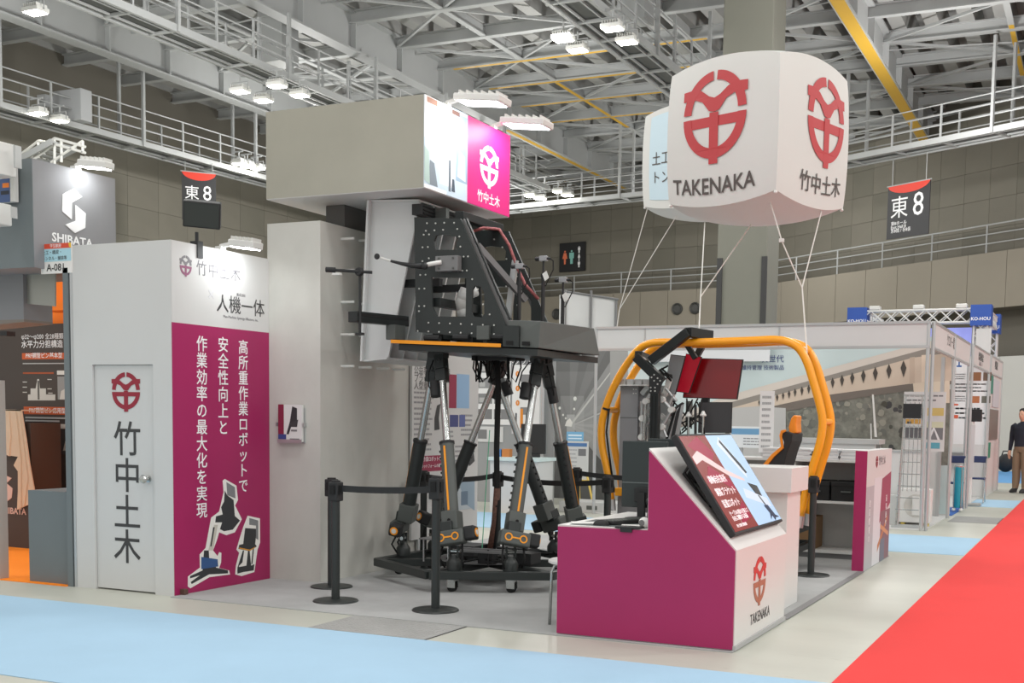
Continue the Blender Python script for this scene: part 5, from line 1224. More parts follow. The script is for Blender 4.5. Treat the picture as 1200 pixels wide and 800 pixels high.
mb.build('draped_cloth', beigecl, label='beige cloth draped over the dark display stand', cat='cloth', smooth=30)
boxpart('dark_monitor', aty(0, 388, 8.3), aty(18, 394, 8.4), blackmatte, GB)
# booth number sign
A = aty(48.5, 285, 7.03); B = aty(85, 321, 7.03)
sg = thing('booth_number_sign', (A.x, 7.03, B.z), 'small booth number sign reading A-081 beside the white cubicle', 'sign')
w_, h = B.x-A.x, A.z-B.z-.02; O = V((A.x, 7.03, B.z+.01)); 
poster('board', sg, O, X3, Z3, w_, h, [((226, 84, 58), (0, .83, 1, 1)), ((178, 220, 232), (0, .40, 1, .83)), ((244, 196, 60), [(.0, .86), (.08, .86), (.1, .94), (.04, 1), (0, 1)]), ((244, 196, 60), [(.92, 1), (.94, .86), (1, .84), (1, 1)])], base=ink((238, 236, 232)), t=.01)
N0 = V((0, -.0105, 0))
text('A-081', .08, O+N0+X3*(w_*.5)+Z3*(h*.19), X3, Z3, inkdark, sg, bold=.01); text('土工・橋梁・', .036, O+N0+X3*(w_*.06)+Z3*(h*.70), X3, Z3, inkdark, sg, align='LEFT'); text('トンネル・舗装等', .033, O+N0+X3*(w_*.06)+Z3*(h*.50), X3, Z3, inkdark, sg, align='LEFT'); text('学生歓迎', .03, O+N0+X3*(w_*.5)+Z3*(h*.915), X3, Z3, inkwhite, sg)
boxpart('sign_bracket', (B.x-.04, 7.031, B.z+.04), (B.x-.002, 7.06, B.z+.1), alu, sg)
# lamps of the grey booth
t = arm_lamp((gx1-.03, gp1.p(92, 196).y, z1g), (1, .1, 0), 'white LED arm light on the grey header box above the S mark', L=.28, w=.12, arm=.06, power=1.2)
cam_ = thing('white_flood_lamp', aty(0, 200, 6.7), 'white flood lamp head with bracket at the edge of the grey header', 'lamp')
boxpart('head', aty(-30, 205, 6.6), aty(19, 170, 6.8), whitecase, cam_, bevel=.01); boxpart('bracket', aty(18, 196, 6.7), aty(23, 172, 6.76), alu, cam_)
boxpart('lower_head', aty(-30, 262, 6.6), aty(14, 240, 6.8), whitecase, cam_, bevel=.01); boxpart('bracket', aty(13, 255, 6.7), aty(20, 243, 6.76), alu, cam_)
sc2 = thing('photo_board', aty(5, 240, 6.85), 'blue and white photo board between the white lamp heads', 'board')
boxpart('sheet', aty(-30, 240, 6.86), aty(21, 195, 6.9), ink((216, 216, 212)), sc2)
poster('print', sc2, aty(-30, 240, 6.858), X3, Z3, aty(12, 240, 6.858).x-aty(-30, 240, 6.858).x, aty(0, 195, 6.858).z-aty(0, 240, 6.858).z, [((70, 92, 136), (0, 0, 1, 1)), ((236, 130, 40), (.8, .38, .98, .5)), ((40, 44, 54), (.75, .2, .98, .3)), ((140, 152, 170), [(.75, .6), (1, .65), (1, .75), (.75, .7)])])

# ================================================================ bridge booth across the blue aisle
BB = thing('bridge_booth', (-2.1, 16.17, 0), 'white exhibition booth with a long bridge mural and an empty white fascia', 'booth')
YB = 19.0
boxpart('back_wall', (-9.3, YB, 0), (-2.05, YB+.05, 2.72), white_panel, BB)
fz0, fz1 = 2.42, 2.70
for (x0, x1) in ((-6.75, -6.0), (-6.0, -4.05), (-4.05, -2.1)):
    boxpart('fascia_panel', (x0+.006, 16.16, fz0), (x1-.006, 16.19, fz1), white_panel, BB)
boxpart('fascia_rail', (-6.75, 16.14, fz1), (-2.07, 16.20, fz1+.035), alu, BB); boxpart('fascia_rail', (-6.75, 16.14, fz0-.035), (-2.07, 16.20, fz0), alu, BB)
for x_ in (-6.0, -4.05): boxpart('fascia_joint', (x_-.008, 16.15, fz0), (x_+.008, 16.2, fz1), alu, BB)
for (x_, y_) in ((-2.09, 16.17), (-2.03, 18.6), (-6.75, 16.17)): MB().cyl((x_, y_, 0), (x_, y_, 2.73), .024, n=10).build('post', alu, BB, smooth=40)
boxpart('booth_floor', (-6.75, 16.2, 0.0), (-2.05, YB, .012), mat('pale_floor', (206, 206, 204), .7), BB)
bp = PX_plane((0, YB, 0), X3, Z3)
tree = mat('mural_foliage', (126, 127, 118), .8, var=.35, vscale=9); tree2 = mat('mural_foliage_dark', (74, 78, 74), .8, var=.3, vscale=9)
it = [((200, 216, 216), bp.poly([(736, 400), (1115, 394), (1113, 602), (738, 602)])), ((212, 226, 226), bp.poly([(736, 400), (880, 398), (860, 470), (736, 470)]))]
ground = [(850, 545), (850, 500), (862, 492), (875, 495), (885, 488), (900, 486), (915, 478), (925, 480), (940, 470), (955, 468), (965, 462), (985, 463), (1000, 458), (1020, 460), (1040, 454), (1060, 457), (1090, 455), (1114, 456), (1113, 545)]
it.append((tree, bp.poly(ground), 3))
rnd = random.Random(3); kk = 0
def top_y(x):
    for (xa, ya), (xb, yb) in zip(ground[1:-2], ground[2:-1]):
        if xa <= x <= xb: return ya+(yb-ya)*(x-xa)/(xb-xa+1e-6)
    return 500
shades = [(112, 114, 106), (128, 129, 119), (142, 142, 131), (120, 121, 114), (104, 106, 100), (152, 151, 139)]
for _ in range(260):
    x = rnd.uniform(858, 1104); r0 = rnd.uniform(2, 6.5); y = rnd.uniform(top_y(x)+r0*.7, 538); dark = 1036 < x < 1078 and y > 470
    c_ = (70+rnd.randint(-6, 8),)*2+(68,) if dark else shades[rnd.randrange(6)]
    it.append((c_, bp.poly([(x+r0*.8*rnd.uniform(.75, 1.1)*math.cos(t*.698), y+r0*.8*rnd.uniform(.75, 1.1)*math.sin(t*.698)) for t in range(9)]), 3.1+kk*.05)); kk += 1
big = [
       ((146, 140, 132), bp.poly([(736, 508), (800, 489), (850, 471), (1080, 409), (1115, 402), (1115, 415), (1070, 419), (850, 481), (800, 500), (736, 520)])),
       ((214, 206, 196), bp.poly([(736, 504), (800, 485), (850, 464), (1080, 402), (1115, 394), (1115, 403), (1080, 410), (850, 473), (800, 490), (736, 510)])),
       ((208, 192, 174), bp.poly([(850, 480), (960, 449), (1070, 419), (1115, 413), (1115, 446), (1070, 449), (960, 464), (850, 488)])),
       ((116, 108, 100), bp.poly([(850, 488), (960, 464), (1070, 449), (1115, 446), (1115, 450), (1000, 467), (850, 495)])),
       ((220, 206, 186), bp.poly([(1070, 449), (1113, 446), (1113, 472), (1072, 472)])), ((196, 178, 160), bp.poly([(1066, 419), (1072, 418), (1072, 449), (1066, 450)])), ((226, 210, 190), bp.poly([(1080, 416), (1092, 415), (1092, 447), (1080, 448)])),
       ((232, 232, 228), bp.poly([(1022, 462), (1024, 462), (1028, 512), (1025, 512)])), ((226, 226, 222), bp.poly([(1020, 496), (1021.5, 496), (1022, 520), (1020.5, 520)])), ((190, 190, 188), bp.poly([(855, 540), (855, 478), (888, 476), (921, 478), (921, 540)])), ((84, 92, 90), bp.poly([(872, 500), (886, 500), (886, 512), (872, 512)]))]
it += [(c_, p_, 17+i) for i, (c_, p_) in enumerate(big)]
dia = [(1059, 432, 20), (1042, 435, 18), (1026, 438, 17), (1012, 441, 16), (999, 443.5, 15), (987, 446, 14), (976, 448.5, 13), (957, 454, 12), (948, 456, 11), (940, 458, 11), (932, 460, 10), (925, 462, 10), (918, 464, 9), (911, 466, 9), (904, 468, 8), (897, 470, 8), (890, 472, 7)]
for (x, y, s_) in dia:
    wq = s_*.17
    it.append(((74, 68, 62), bp.poly([(x, y-s_*.5), (x+wq, y-1), (x, y+s_*.5), (x-wq, y-1)]), 34))
poster('bridge_mural', BB, (0, YB, 0), X3, Z3, 1, 1, it, step=.002)
poster('name_board', BB, aty(745, 424, 18.9), X3, Z3, aty(902, 424, 18.9).x-aty(745, 424, 18.9).x, aty(902, 384, 18.9).z-aty(745, 424, 18.9).z, [], base=ink((226, 230, 232)), t=.02)
text('INNOVATION & CREATION', .09, bp.p(860, 408)+V((0, -.13, 0)), X3, Z3, inkgrey, BB, spacing=1.6)
text('次世代', .13, bp.p(905, 421)+V((0, -.01, 0)), X3, Z3, mat('navy_ink', (58, 74, 130), .6), BB); text('道路維持管理 技術製品', .085, bp.p(888, 431)+V((0, -.01, 0)), X3, Z3, MATS['navy_ink'], BB)
# tunnel mural left of it
vx, vy = 668., 497.
def edge_pt(a_):
    c_, s_ = math.cos(a_), math.sin(a_); t_ = 1e9
    if c_ > 1e-6: t_ = min(t_, (715-vx)/c_)
    if c_ < -1e-6: t_ = min(t_, (636-vx)/c_)
    if s_ > 1e-6: t_ = min(t_, (602-vy)/s_)
    if s_ < -1e-6: t_ = min(t_, (402-vy)/s_)
    return (vx+c_*t_, vy+s_*t_)
tn = [((168, 168, 166), bp.poly([(715, 402), (736, 402), (737, 602), (715, 602)]), 1), ((110, 110, 110), bp.poly([(636, 402), (715, 402), (715, 602), (636, 602)]), 1)]
angs = sorted([-math.pi+i*2*math.pi/44 for i in range(44)] + [math.atan2(yy-vy, xx-vx) for xx in (636, 715) for yy in (402, 602)])
for a0, a1 in zip(angs, angs[1:]+[angs[0]+2*math.pi]):
    am = math.degrees((a0+a1)/2); am = am-360 if am > 180 else am
    g = 152 if -58 < am <= -8 else 170 if -8 < am <= 52 else 100 if 52 < am <= 150 else 104 if am <= -95 or am > 150 else 118
    g += 7*math.sin(am*.35)
    A_, B_ = edge_pt(a0), edge_pt(a1)
    for k, (r0, r1) in enumerate(((.0, .12), (.12, .35), (.35, .65), (.65, 1.))):
        gg = int(g+(200-g)*(.85, .4, .15, 0)[k]); P = [(vx+(q[0]-vx)*r, vy+(q[1]-vy)*r) for q, r in ((A_, r0), (A_, r1), (B_, r1), (B_, r0))]
        if r0 == 0: P = P[1:] if False else [(vx, vy), P[1], P[2]]
        tn.append(((gg, gg, gg-1), bp.poly(P), 3))
tn += [((206, 206, 202), bp.poly([(668, 497), (715, 436), (715, 438), (671, 497)]), 5), ((196, 196, 194), bp.poly([(668, 499), (715, 478), (715, 480), (668, 500)]), 5), ((246, 244, 238), bp.poly([(662, 499), (664, 493), (668, 490), (671, 495), (670, 500)]), 6)]
for (x, y, s_) in ((679, 417, 3.2), (674, 467, 2), (656, 478, 1.4), (660, 486, 1.1), (673, 479, 1.2), (663, 490, 1)):
    tn.append(((240, 240, 234), bp.poly([(x+s_*math.cos(a*.7), y+s_*1.3*math.sin(a*.7)) for a in range(9)]), 10))
poster('tunnel_mural', BB, (0, YB, 0), X3, Z3, 1, 1, tn, step=.002)
# tables and boards in the bridge booth
tb_ = thing('booth_table', (-3.2, 17.6, .012), 'long pale table with a grey top rail before the bridge mural', 'table')
boxpart('table_top', (-4.3, 17.3, 1.10), (-2.85, 17.8, 1.17), mat('pale_grey_top', (190, 190, 188), .5), tb_); boxpart('front_board', (-4.3, 17.34, .012), (-2.9, 17.36, 1.10), white_panel, tb_)
for x_ in (-4.25, -2.95): boxpart('leg', (x_, 17.7, .012), (x_+.05, 17.75, 1.10), alu, tb_)
lw = thing('low_partition', (-2.9, 17.0, .012), 'low white partition panel with grey rail beneath the display board', 'partition')
boxpart('panel', (-2.95, 16.98, .012), (-2.15, 17.01, 1.0), white_panel, lw); boxpart('top_rail', (-2.97, 16.97, 1.0), (-2.13, 17.02, 1.03), alu, lw)
for x_ in (-2.97, -2.15): boxpart('post', (x_, 16.97, .012), (x_+.03, 17.02, 1.0), alu, lw)
A = aty(1057, 528, 17.04); B = aty(1109, 459, 17.04)
db = thing('display_board', (A.x, 17.05, A.z), 'white display board with tan strips and road photos on the low partition', 'board')
poster('sheet', db, (A.x, 17.05, A.z), X3, Z3, B.x-A.x, B.z-A.z, lines_items(.06, .95, .82, .97, 2, (120, 120, 120), .35) + [((206, 184, 112), (.45, .60, .96, .73)), ((206, 208, 178), (.48, .40, .96, .5)), ((96, 96, 98), (.06, .20, .45, .40)), ((120, 120, 122), (.52, .2, .96, .40)), ((226, 226, 226), [(.6, .2), (.72, .4), (.76, .4), (.9, .2), (.84, .2), (.75, .36), (.66, .2)]), ((92, 160, 176), (.58, .05, .9, .15)), ((196, 150, 70), (.06, .46, .42, .54)), ((70, 62, 50), (.1, .46, .2, .5))], base=white_panel, t=.015)
for q in (.1, .9): boxpart('support', (A.x+(B.x-A.x)*q-.01, 17.052, 1.0), (A.x+(B.x-A.x)*q+.01, 17.07, A.z+.4), alu, db)
rk = thing('wire_rack', (-2.75, 16.5, .012), 'tall chrome wire rack with a dark panel before the display board', 'rack')
rx0, rx1 = aty(1050, 560, 16.5).x, aty(1079, 560, 16.5).x; zt_ = aty(1060, 462, 16.5).z
for x_ in (rx0, rx1):
    for y_ in (16.4, 16.62): MB().cyl((x_+(0.06 if y_ < 16.5 else 0), y_, .012), (x_+.09*(1 if x_ == rx0 else -.2), 16.5, zt_), .011, n=8).build('rack_post', steel, rk)
for k in range(9):
    z_ = .25+k*.16; f_ = z_/zt_; MB().cyl((rx0+.09*f_, 16.46, z_), (rx1-.02*f_, 16.46, z_), .006, n=6).build('rack_wire', steel, rk)
for k in range(4): x_ = rx0+.1+(rx1-rx0-.15)*k/3; MB().cyl((x_, 16.455, .5), (x_, 16.455, zt_-.1), .005, n=6).build('rack_wire', steel, rk)
boxpart('dark_panel', (aty(1058, 490, 16.44).x, 16.43, aty(1058, 490, 16.44).z), (aty(1080, 473, 16.44).x, 16.445, aty(1080, 473, 16.44).z), blackmatte, rk)
boxpart('rack_foot', (rx0-.02, 16.36, .012), (rx1+.05, 16.40, .04), alu, rk); boxpart('rack_foot', (rx0-.02, 16.62, .012), (rx1+.05, 16.66, .04), alu, rk)
boxpart('top_bar', (rx0+.06, 16.47, zt_-.02), (rx1, 16.53, zt_), steel, rk)
ac = thing('white_machine', (-2.5, 16.8, .012), 'square white machine with a round recess behind the wire rack', 'machine')
ax0, ax1 = aty(1053, 600, 16.72).x, aty(1090, 600, 16.72).x; boxpart('housing', (ax0, 16.72, .06), (ax1, 16.95, .52), white_gloss, ac, bevel=.01)
MB().lathe([(.16, 0), (.16, .006), (.14, .008), (.13, .002)], ((ax0+ax1)/2+.02, 16.72, .29), (0, -1, 0), 24).build('round_recess', ink((200, 198, 192)), ac, smooth=40)
boxpart('round_cover', ((ax0+ax1)/2-.03, 16.70, .16), ((ax0+ax1)/2+.13, 16.712, .42), white_gloss, ac, bevel=.03)
for x_ in (ax0+.03, ax1-.08): boxpart('machine_foot', (x_, 16.74, .012), (x_+.05, 16.9, .06), ink((206, 180, 70)), ac)
gc = boxpart('grey_cabinet', (aty(1040, 600, 16.8).x-.08, 16.8, .012), (ax0-.03, 17.0-.04, .42), mat('light_grey_cabinet', (196, 198, 196), .5), bevel=.006, label='small light grey cabinet between the end board and the white machine', cat='cabinet')
# hanging price strip and laptop behind the pedestal
hs = thing('hanging_strip', aty(895, 560, 13.2), 'narrow white hanging strip of product prints behind the bucket seat', 'sign')
A = aty(889, 530, 13.0); B = aty(908, 458, 13.0)
poster('sheet', hs, A, X3, Z3, B.x-A.x, B.z-A.z, lines_items(.15, .85, .05, .95, 9, (170, 170, 172), .4), base=ink((232, 232, 232)), t=.004)
MB().cyl((A.x+.03, 13.01, .0), (A.x+.03, 13.01, B.z), .008, n=6).build('pole', alu, hs)
MB().lathe([(.14, 0), (.14, .015), (.01, .02)], (A.x+.03, 13.01, .0), n=16).build('foot', alu, hs)
ib = thing('info_panel', aty(860, 520, 16.6), 'pale board with a blue stripe behind the sloped display', 'board')
A = aty(857, 524, 16.6); B = aty(905, 500, 16.6)
poster('sheet', ib, A, X3, Z3, B.x-A.x, B.z-A.z, [((110, 160, 196), (0, .62, 1, .9))] + lines_items(.3, .95, .1, .5, 3, (150, 150, 150), .4), base=ink((230, 232, 232)), t=.01)
boxpart('stand', (A.x+.1, 16.62, .012), (A.x+.16, 16.66, A.z+.05), alu, ib); boxpart('stand', (B.x-.16, 16.62, .012), (B.x-.1, 16.66, A.z+.05), alu, ib)
# easel sign and low box before the tunnel mural
ea = thing('easel_sign', aty(680, 590, 17.2), 'white information board on a yellow easel before the tunnel mural', 'easel')
A = aty(659, 561, 17.2); B = aty(690, 517, 17.2); zb = .0
poster('board', ea, A, X3, Z3, B.x-A.x, B.z-A.z, [((80, 120, 170), (.08, .86, .95, .95)), ((120, 120, 122), (.62, .62, .92, .8)), ((190, 90, 86), (.06, .56, .14, .62)), ((190, 90, 86), (.06, .42, .14, .48)), ((70, 110, 140), (.06, .26, .16, .34)), ((90, 90, 92), (.06, .05, .22, .16))] + lines_items(.2, .58, .2, .82, 6, (170, 170, 172), .35), base=white_panel, t=.02)
A2 = aty(664, 517, 17.25); B2 = aty(684, 506, 17.25)
poster('top_card', ea, A2, X3, Z3, B2.x-A2.x, B2.z-A2.z, [((220, 236, 246), (.1, .55, .9, .72)), ((220, 236, 246), (.1, .25, .9, .38))], base=ink((122, 178, 214)), t=.006)
for (a, b, y0, y1) in (((668, 562), (661, 594), 17.24, 17.1), ((684, 562), (696, 594), 17.24, 17.1), ((677, 545), (679, 592), 17.3, 17.8)):
    p = aty(*a, y0); q = aty(*b, y1); q.z = max(.012, 0.012); MB().cyl(p+Z3*.3, q, .018, n=8).build('leg', mat('pale_yellow_wood', (226, 194, 96), .6), ea)
boxpart('ledge', (A.x, 17.16, A.z-.03), (B.x, 17.25, A.z), MATS['pale_yellow_wood'], ea)
A = aty(655, 600, 16.3); B = aty(722, 588, 16.3)
bx_ = thing('low_platform', (A.x, 16.3, 0), 'low pale grey platform box before the tunnel mural', 'platform')
boxpart('box', (A.x, 16.3, .0), (B.x, 16.9, .16), mat('pale_platform', (196, 196, 194), .6), bx_, bevel=.006); boxpart('label_plate', (A.x+.45, 16.296, .05), (A.x+.62, 16.301, .11), graphite, bx_)

# ================================================================ poster booth behind the robot
PB = thing('poster_booth', (-9.5, 17.2, 0), 'grey booth wall with photo posters and numbered steps behind the robot', 'booth')
YP = 17.4
boxpart('wall', (-10.6, YP, 0), (-7.98, YP+.05, 2.7), mat('mid_grey_wall', (150, 152, 152), .6), PB)
MB().cyl((aty(635, 500, 17.3).x, 17.3, 0), (aty(635, 500, 17.3).x, 17.3, 2.7), .04, n=12).build('post', alu, PB, smooth=40)
qp = PX_plane((0, YP, 0), X3, Z3)
def sheet(x0, y0, x1, y1, items, base): 
    a, b = qp.p(x0, y1), qp.p(x1, y0); return poster('poster', PB, (a.x, YP, a.z), X3, Z3, b.x-a.x, b.z-a.z, items, base=base, t=.012)
ph_ = []
for r_ in range(4):
    for c_ in range(2): ph_.append(((118+10*((r_+c_) % 3),)*3, (.08+c_*.47, .08+r_*.23, .50+c_*.45, .23+r_*.23))); ph_.append(((176, 176, 174), (.14+c_*.47, .1+r_*.23, .3+c_*.45, .17+r_*.23)))
sheet(556, 418, 599, 497, ph_, ink((226, 226, 224)))
st_ = [((110, 112, 114), (0, .93, 1, 1)), ((206, 206, 206), (0, .0, 1, .08))] + [((130, 130, 130), (.3, .70-k*.22, .62, .80-k*.22)) for k in range(3)] + [((226, 140, 40), (.3, .08, .40, .34)), ((90, 92, 94), (.12, .14, .18, .28)), ((90, 92, 94), (.5, .14, .56, .28)), ((90, 92, 94), (.68, .14, .74, .28))]
sheet(600, 421, 634, 508, st_, ink((230, 230, 228)))
text('ネプラス工法', .11, qp.p(617, 424)+V((0, -.014, 0)), X3, Z3, inkwhite, PB)
for k in range(3):
    c = qp.p(607, 438+k*17); MB().prism(ell(0, 0, .035, .045, 14), V((c.x, YP-.013, c.z)), X3, Z3, .003).build('number_dot', mat('amber_ink', (226, 140, 44), .5), PB); text(str(k+1), .05, V((c.x, YP-.017, c.z)), X3, Z3, inkwhite, PB)
sheet(548, 500, 590, 517, [((120, 120, 120), (.1, .2, .55, .8))], ink((206, 206, 204)))
pt = thing('white_table', (-8.2, 15.9, 0), 'white cloth covered table before the photo posters behind the robot', 'table')
A = aty(571, 600, 15.7); B = aty(632, 537, 15.7)
boxpart('table_body', (A.x+.03, 15.72, 0), (B.x-.03, 16.25, B.z-.05), white_panel, pt); boxpart('table_top', (A.x, 15.68, B.z-.05), (B.x, 16.3, B.z), mat('pale_aqua_top', (208, 224, 222), .4), pt)
A = aty(610, 534, 16.1); C = aty(646, 497, 16.1)
tv = thing('table_monitor', (A.x, 16.1, B.z), 'black monitor on the white table behind the robot', 'monitor')
boxpart('screen', (A.x, 16.1, B.z+.05), (C.x-.1, 16.14, C.z), blackmatte, tv, bevel=.005); boxpart('stand', (A.x+.12, 16.09, B.z), (A.x+.3, 16.16, B.z+.05), blackmatte, tv)
for i, (x0, x1, c_, lab) in enumerate(((579, 582, (216, 222, 226), 'white upright book on the white table'), (582, 587, (80, 130, 190), 'blue upright book on the white table'), (588, 597, (196, 126, 66), 'orange box with a white print on the white table'))):
    a, b = aty(x0, 537, 15.9), aty(x1, 526, 15.9); q = boxpart('book' if i < 2 else 'product_box', (a.x, 15.9, B.z), (b.x, 16.0, b.z), ink(c_), bevel=.002, label=lab, cat='book' if i < 2 else 'box')
# white canvas screen far behind, on pipe posts
cs = thing('canvas_screen', (-9.9, 24, 0), 'white canvas screen on grey pipe posts far behind the robot', 'screen')
A = aty(664, 342, 24); B = aty(723, 390, 24); C_ = aty(723, 352, 24.6)
MB().add([A, V((C_.x, 24.6, C_.z)), V((C_.x, 24.6, 0.3)), V((A.x, 24, .3))]+[p+V((.0, .03, 0)) for p in (A, V((C_.x, 24.6, C_.z)), V((C_.x, 24.6, .3)), V((A.x, 24, .3)))], [(0, 3, 2, 1), (4, 5, 6, 7), (0, 1, 5, 4), (1, 2, 6, 5), (2, 3, 7, 6), (3, 0, 4, 7)]).build('canvas', white_panel, cs)
for (x_, y_, z_) in ((A.x-.02, 23.96, A.z+.05), ((A.x+C_.x)/2, 24.26, (A.z+C_.z)/2+.12), (C_.x, 24.56, C_.z+.03)): MB().cyl((x_, y_, 0), (x_, y_, z_), .03, n=8).build('pipe_post', midgrey, cs)
MB().cyl((A.x-.1, 23.95, A.z+.02), (C_.x+.05, 24.56, C_.z+.02), .025, n=8).build('top_pipe', midgrey, cs)
MB().cyl(((A.x+C_.x)/2, 24.24, 2.6), ((A.x+C_.x)/2+.25, 24.2, 2.3), .02, n=6).build('brace_pipe', midgrey, cs)
for (x0, x1, lab) in ((655, 661, 'narrow white panel strip beside the canvas screen'),):
    a, b = aty(x0, 388, 23.2), aty(x1, 345, 23.2); boxpart('panel_strip', (a.x, 23.2, 0), (b.x, 23.26, b.z), white_panel, label=lab, cat='panel')

# ================================================================ small booths along the red aisle
def aisle_booth(y0, y1, name_s, sub, lab, X=-2.03, depth=3., back=True, idx=0):
    t = thing('system_booth', (X, y0, 0), lab, 'booth')
    for y_ in (y0, y1): MB().cyl((X, y_, 0), (X, y_, 2.72), .024, n=10).build('post', alu, t, smooth=40)
    boxpart('fascia_panel', (X-.012, y0+.03, 2.40), (X+.012, y1-.03, 2.70), white_panel, t)
    boxpart('fascia_rail', (X-.02, y0, 2.70), (X+.02, y1, 2.735), alu, t); boxpart('fascia_rail', (X-.02, y0, 2.37), (X+.02, y1, 2.40), alu, t)
    text(name_s, .19 if not sub else .16, (X+.0125, y0+(y1-y0)*.42, 2.57), Y3, Z3, inkdark, t)
    if sub: text(sub, .08, (X+.0125, y0+(y1-y0)*.42, 2.455), Y3, Z3, inkgrey, t)
    if back:
        boxpart('end_wall', (X-depth, y1+.03, 0), (X-.03, y1+.07, 2.7), white_panel, t)
    return t
b1 = aisle_booth(16.22, 20.85, 'クロバー電工', None, 'white system booth with dark lettered fascia next to the bridge mural', X=-2.035, back=False)
b2 = aisle_booth(20.95, 24.2, '橋梁補修協会', '新技術 展示ブース', 'white system booth with photo texts behind the teal bag stand', X=-1.99, depth=3.4)
b3 = aisle_booth(24.35, 27.2, '地盤調査', None, 'white system booth furthest down the aisle with a green corner', X=-1.98, depth=3.)
qp = PX_plane((0, 24.23, 0), X3, Z3); Rq = lambda x0, y0, x1, y1: (lambda a, b: [(a[0], a[1]), (b[0], a[1]), (b[0], b[1]), (a[0], b[1])])(qp.uw(x0, y1), qp.uw(x1, y0))
it = [((226, 228, 228), Rq(1117, 420, 1160, 520)), ((52, 96, 160), Rq(1121, 428, 1127, 430)), ((52, 96, 160), Rq(1123, 422, 1125, 429)), ((150, 104, 70), Rq(1134, 436, 1150, 446)), ((120, 96, 80), Rq(1152, 436, 1162, 446)), ((176, 110, 70), Rq(1138, 464, 1148, 472)), ((110, 110, 100), Rq(1150, 464, 1161, 472)), ((206, 92, 60), Rq(1118, 473, 1123, 475)), ((206, 92, 60), Rq(1118, 486, 1123, 490))]
for (y0, y1) in ((437, 445), (448, 460), (463, 471), (476, 492)): 
    a, b = qp.uw(1119, y1), qp.uw(1158 if y0 in (448, 476) else 1133, y0); it += lines_items(a[0], b[0], a[1], b[1], 3, (140, 140, 144), .35)
poster('wall_print', b2, (0, 24.23, 0), X3, Z3, 1, 1, it)
boxpart('shelf', (-4.0, 23.6, .80), (-2.3, 24.2, .86), midgrey, b2)
boxpart('booth_floor', (-4.9, 21.0, 0), (-2.05, 24.2, .012), mat('pale_floor_b', (200, 200, 198), .7), b2)
boxpart('blue_floor', (-4.8, 19.1, 0), (-2.02, 20.9, .008), mat('strong_blue_carpet', (46, 96, 170), .9), b1)
boxpart('inner_panel', (-2.9, 18.75, 0), (-2.2, 18.79, 1.0), white_panel, b1); boxpart('inner_post', (-2.22, 18.72, 0), (-2.17, 18.8, 2.4), alu, b1)
boxpart('green_strip', (-1.975, 24.5, 2.0), (-1.965, 25.0, 2.35), ink((40, 130, 110)), b3); boxpart('green_strip', (-1.975, 24.5, .75), (-1.965, 25.0, 1.05), ink((30, 140, 110)), b3); boxpart('poster_sheet', (-1.975, 24.5, 1.1), (-1.965, 26.6, 1.7), ink((120, 112, 104)), b3); boxpart('poster_sheet', (-1.975, 25.1, 1.75), (-1.965, 26.6, 2.3), ink((196, 200, 206)), b3)
boxpart('side_wall', (-2.0, 24.4, 0), (-1.98, 27.2, 2.37), white_panel, b3)
# teal refuse bag on its stand
A = aty(1115, 597, 19.9); B = aty(1129, 546, 19.9)
bg_ = thing('teal_bag_stand', ((A.x+B.x)/2, 20.0, .008), 'tall teal refuse bag hung in a wheeled wire stand', 'refuse bag')
rr = (B.x-A.x)/2; ce = V(((A.x+B.x)/2, 20.0, 0)); zt_ = B.z
teal = mat('teal_plastic', (44, 158, 176), .45, var=.06, vscale=8)
MB().lathe([(rr*.8, .07), (rr*.95, .12), (rr*1.0, .5), (rr*.97, zt_-.08), (rr*1.04, zt_-.06), (rr*1.04, zt_), (rr*.9, zt_-.01)], ce, n=20).build('bag', teal, bg_, smooth=40)
MB().lathe([(rr*1.05, zt_-.02), (rr*1.08, zt_), (rr*1.05, zt_+.01)], ce, n=20).build('hoop', steel, bg_)
for a in (45, 135, 225, 315):
    q = ce+V((math.cos(math.radians(a))*rr*1.02, math.sin(math.radians(a))*rr*1.02, 0)); MB().cyl(q+Z3*.05, q+Z3*(zt_-.01), .009, n=6).build('stand_rod', steel, bg_); MB().ball(q+Z3*.036, .028, 8).build('wheel', whitecase, bg_, smooth=True)
# machine and chairs glimpsed inside the second booth
mk = thing('measuring_device', (-2.62, 21.6, .012), 'black and white measuring device on a pole inside the photo text booth', 'device')
A = aty(1131, 520, 21.6)
MB().cyl((A.x+.1, 21.6, .012), (A.x+.1, 21.6, 1.5), .04, n=10).build('pole', whitecase, mk, smooth=40); boxpart('head', (A.x, 21.55, 1.45), (A.x+.25, 21.7, 1.66), blackmatte, mk, bevel=.01); boxpart('arm', (A.x-.02, 21.57, .9), (A.x+.04, 21.63, 1.5), graphite, mk); boxpart('foot', (A.x-.1, 21.5, .012), (A.x+.3, 21.75, .05), alu, mk)
boxpart('paper_strip', (A.x+.06, 21.545, .5), (A.x+.16, 21.55, 1.4), white_panel, mk)
for i, (px_, lab) in enumerate(((1121, 'dark blue folding chair seat beside the teal bag'), (1147, 'dark blue folding chair seat beside the measuring device'))):
    Yc = 20.6 if i == 0 else 22.6; q = aty(px_, 538, Yc); ch = thing('folding_chair', (q.x, Yc, .012), lab, 'chair')
    boxpart('backrest', (q.x-.18, Yc, q.z-.06), (q.x+.14, Yc+.03, q.z+.06), mat('navy_vinyl', (44, 58, 96), .5), ch, bevel=.012); boxpart('seat', (q.x-.18, Yc-.32, .43), (q.x+.14, Yc-.02, .46), MATS['navy_vinyl'], ch, bevel=.01)
    for x_ in (q.x-.17, q.x+.13): MB().cyl((x_, Yc+.02, q.z+.04), (x_, Yc-.3, .02), .011, n=6).build('leg', steel, ch); MB().cyl((x_, Yc-.3, .43), (x_, Yc+.05, .02), .011, n=6).build('leg', steel, ch)
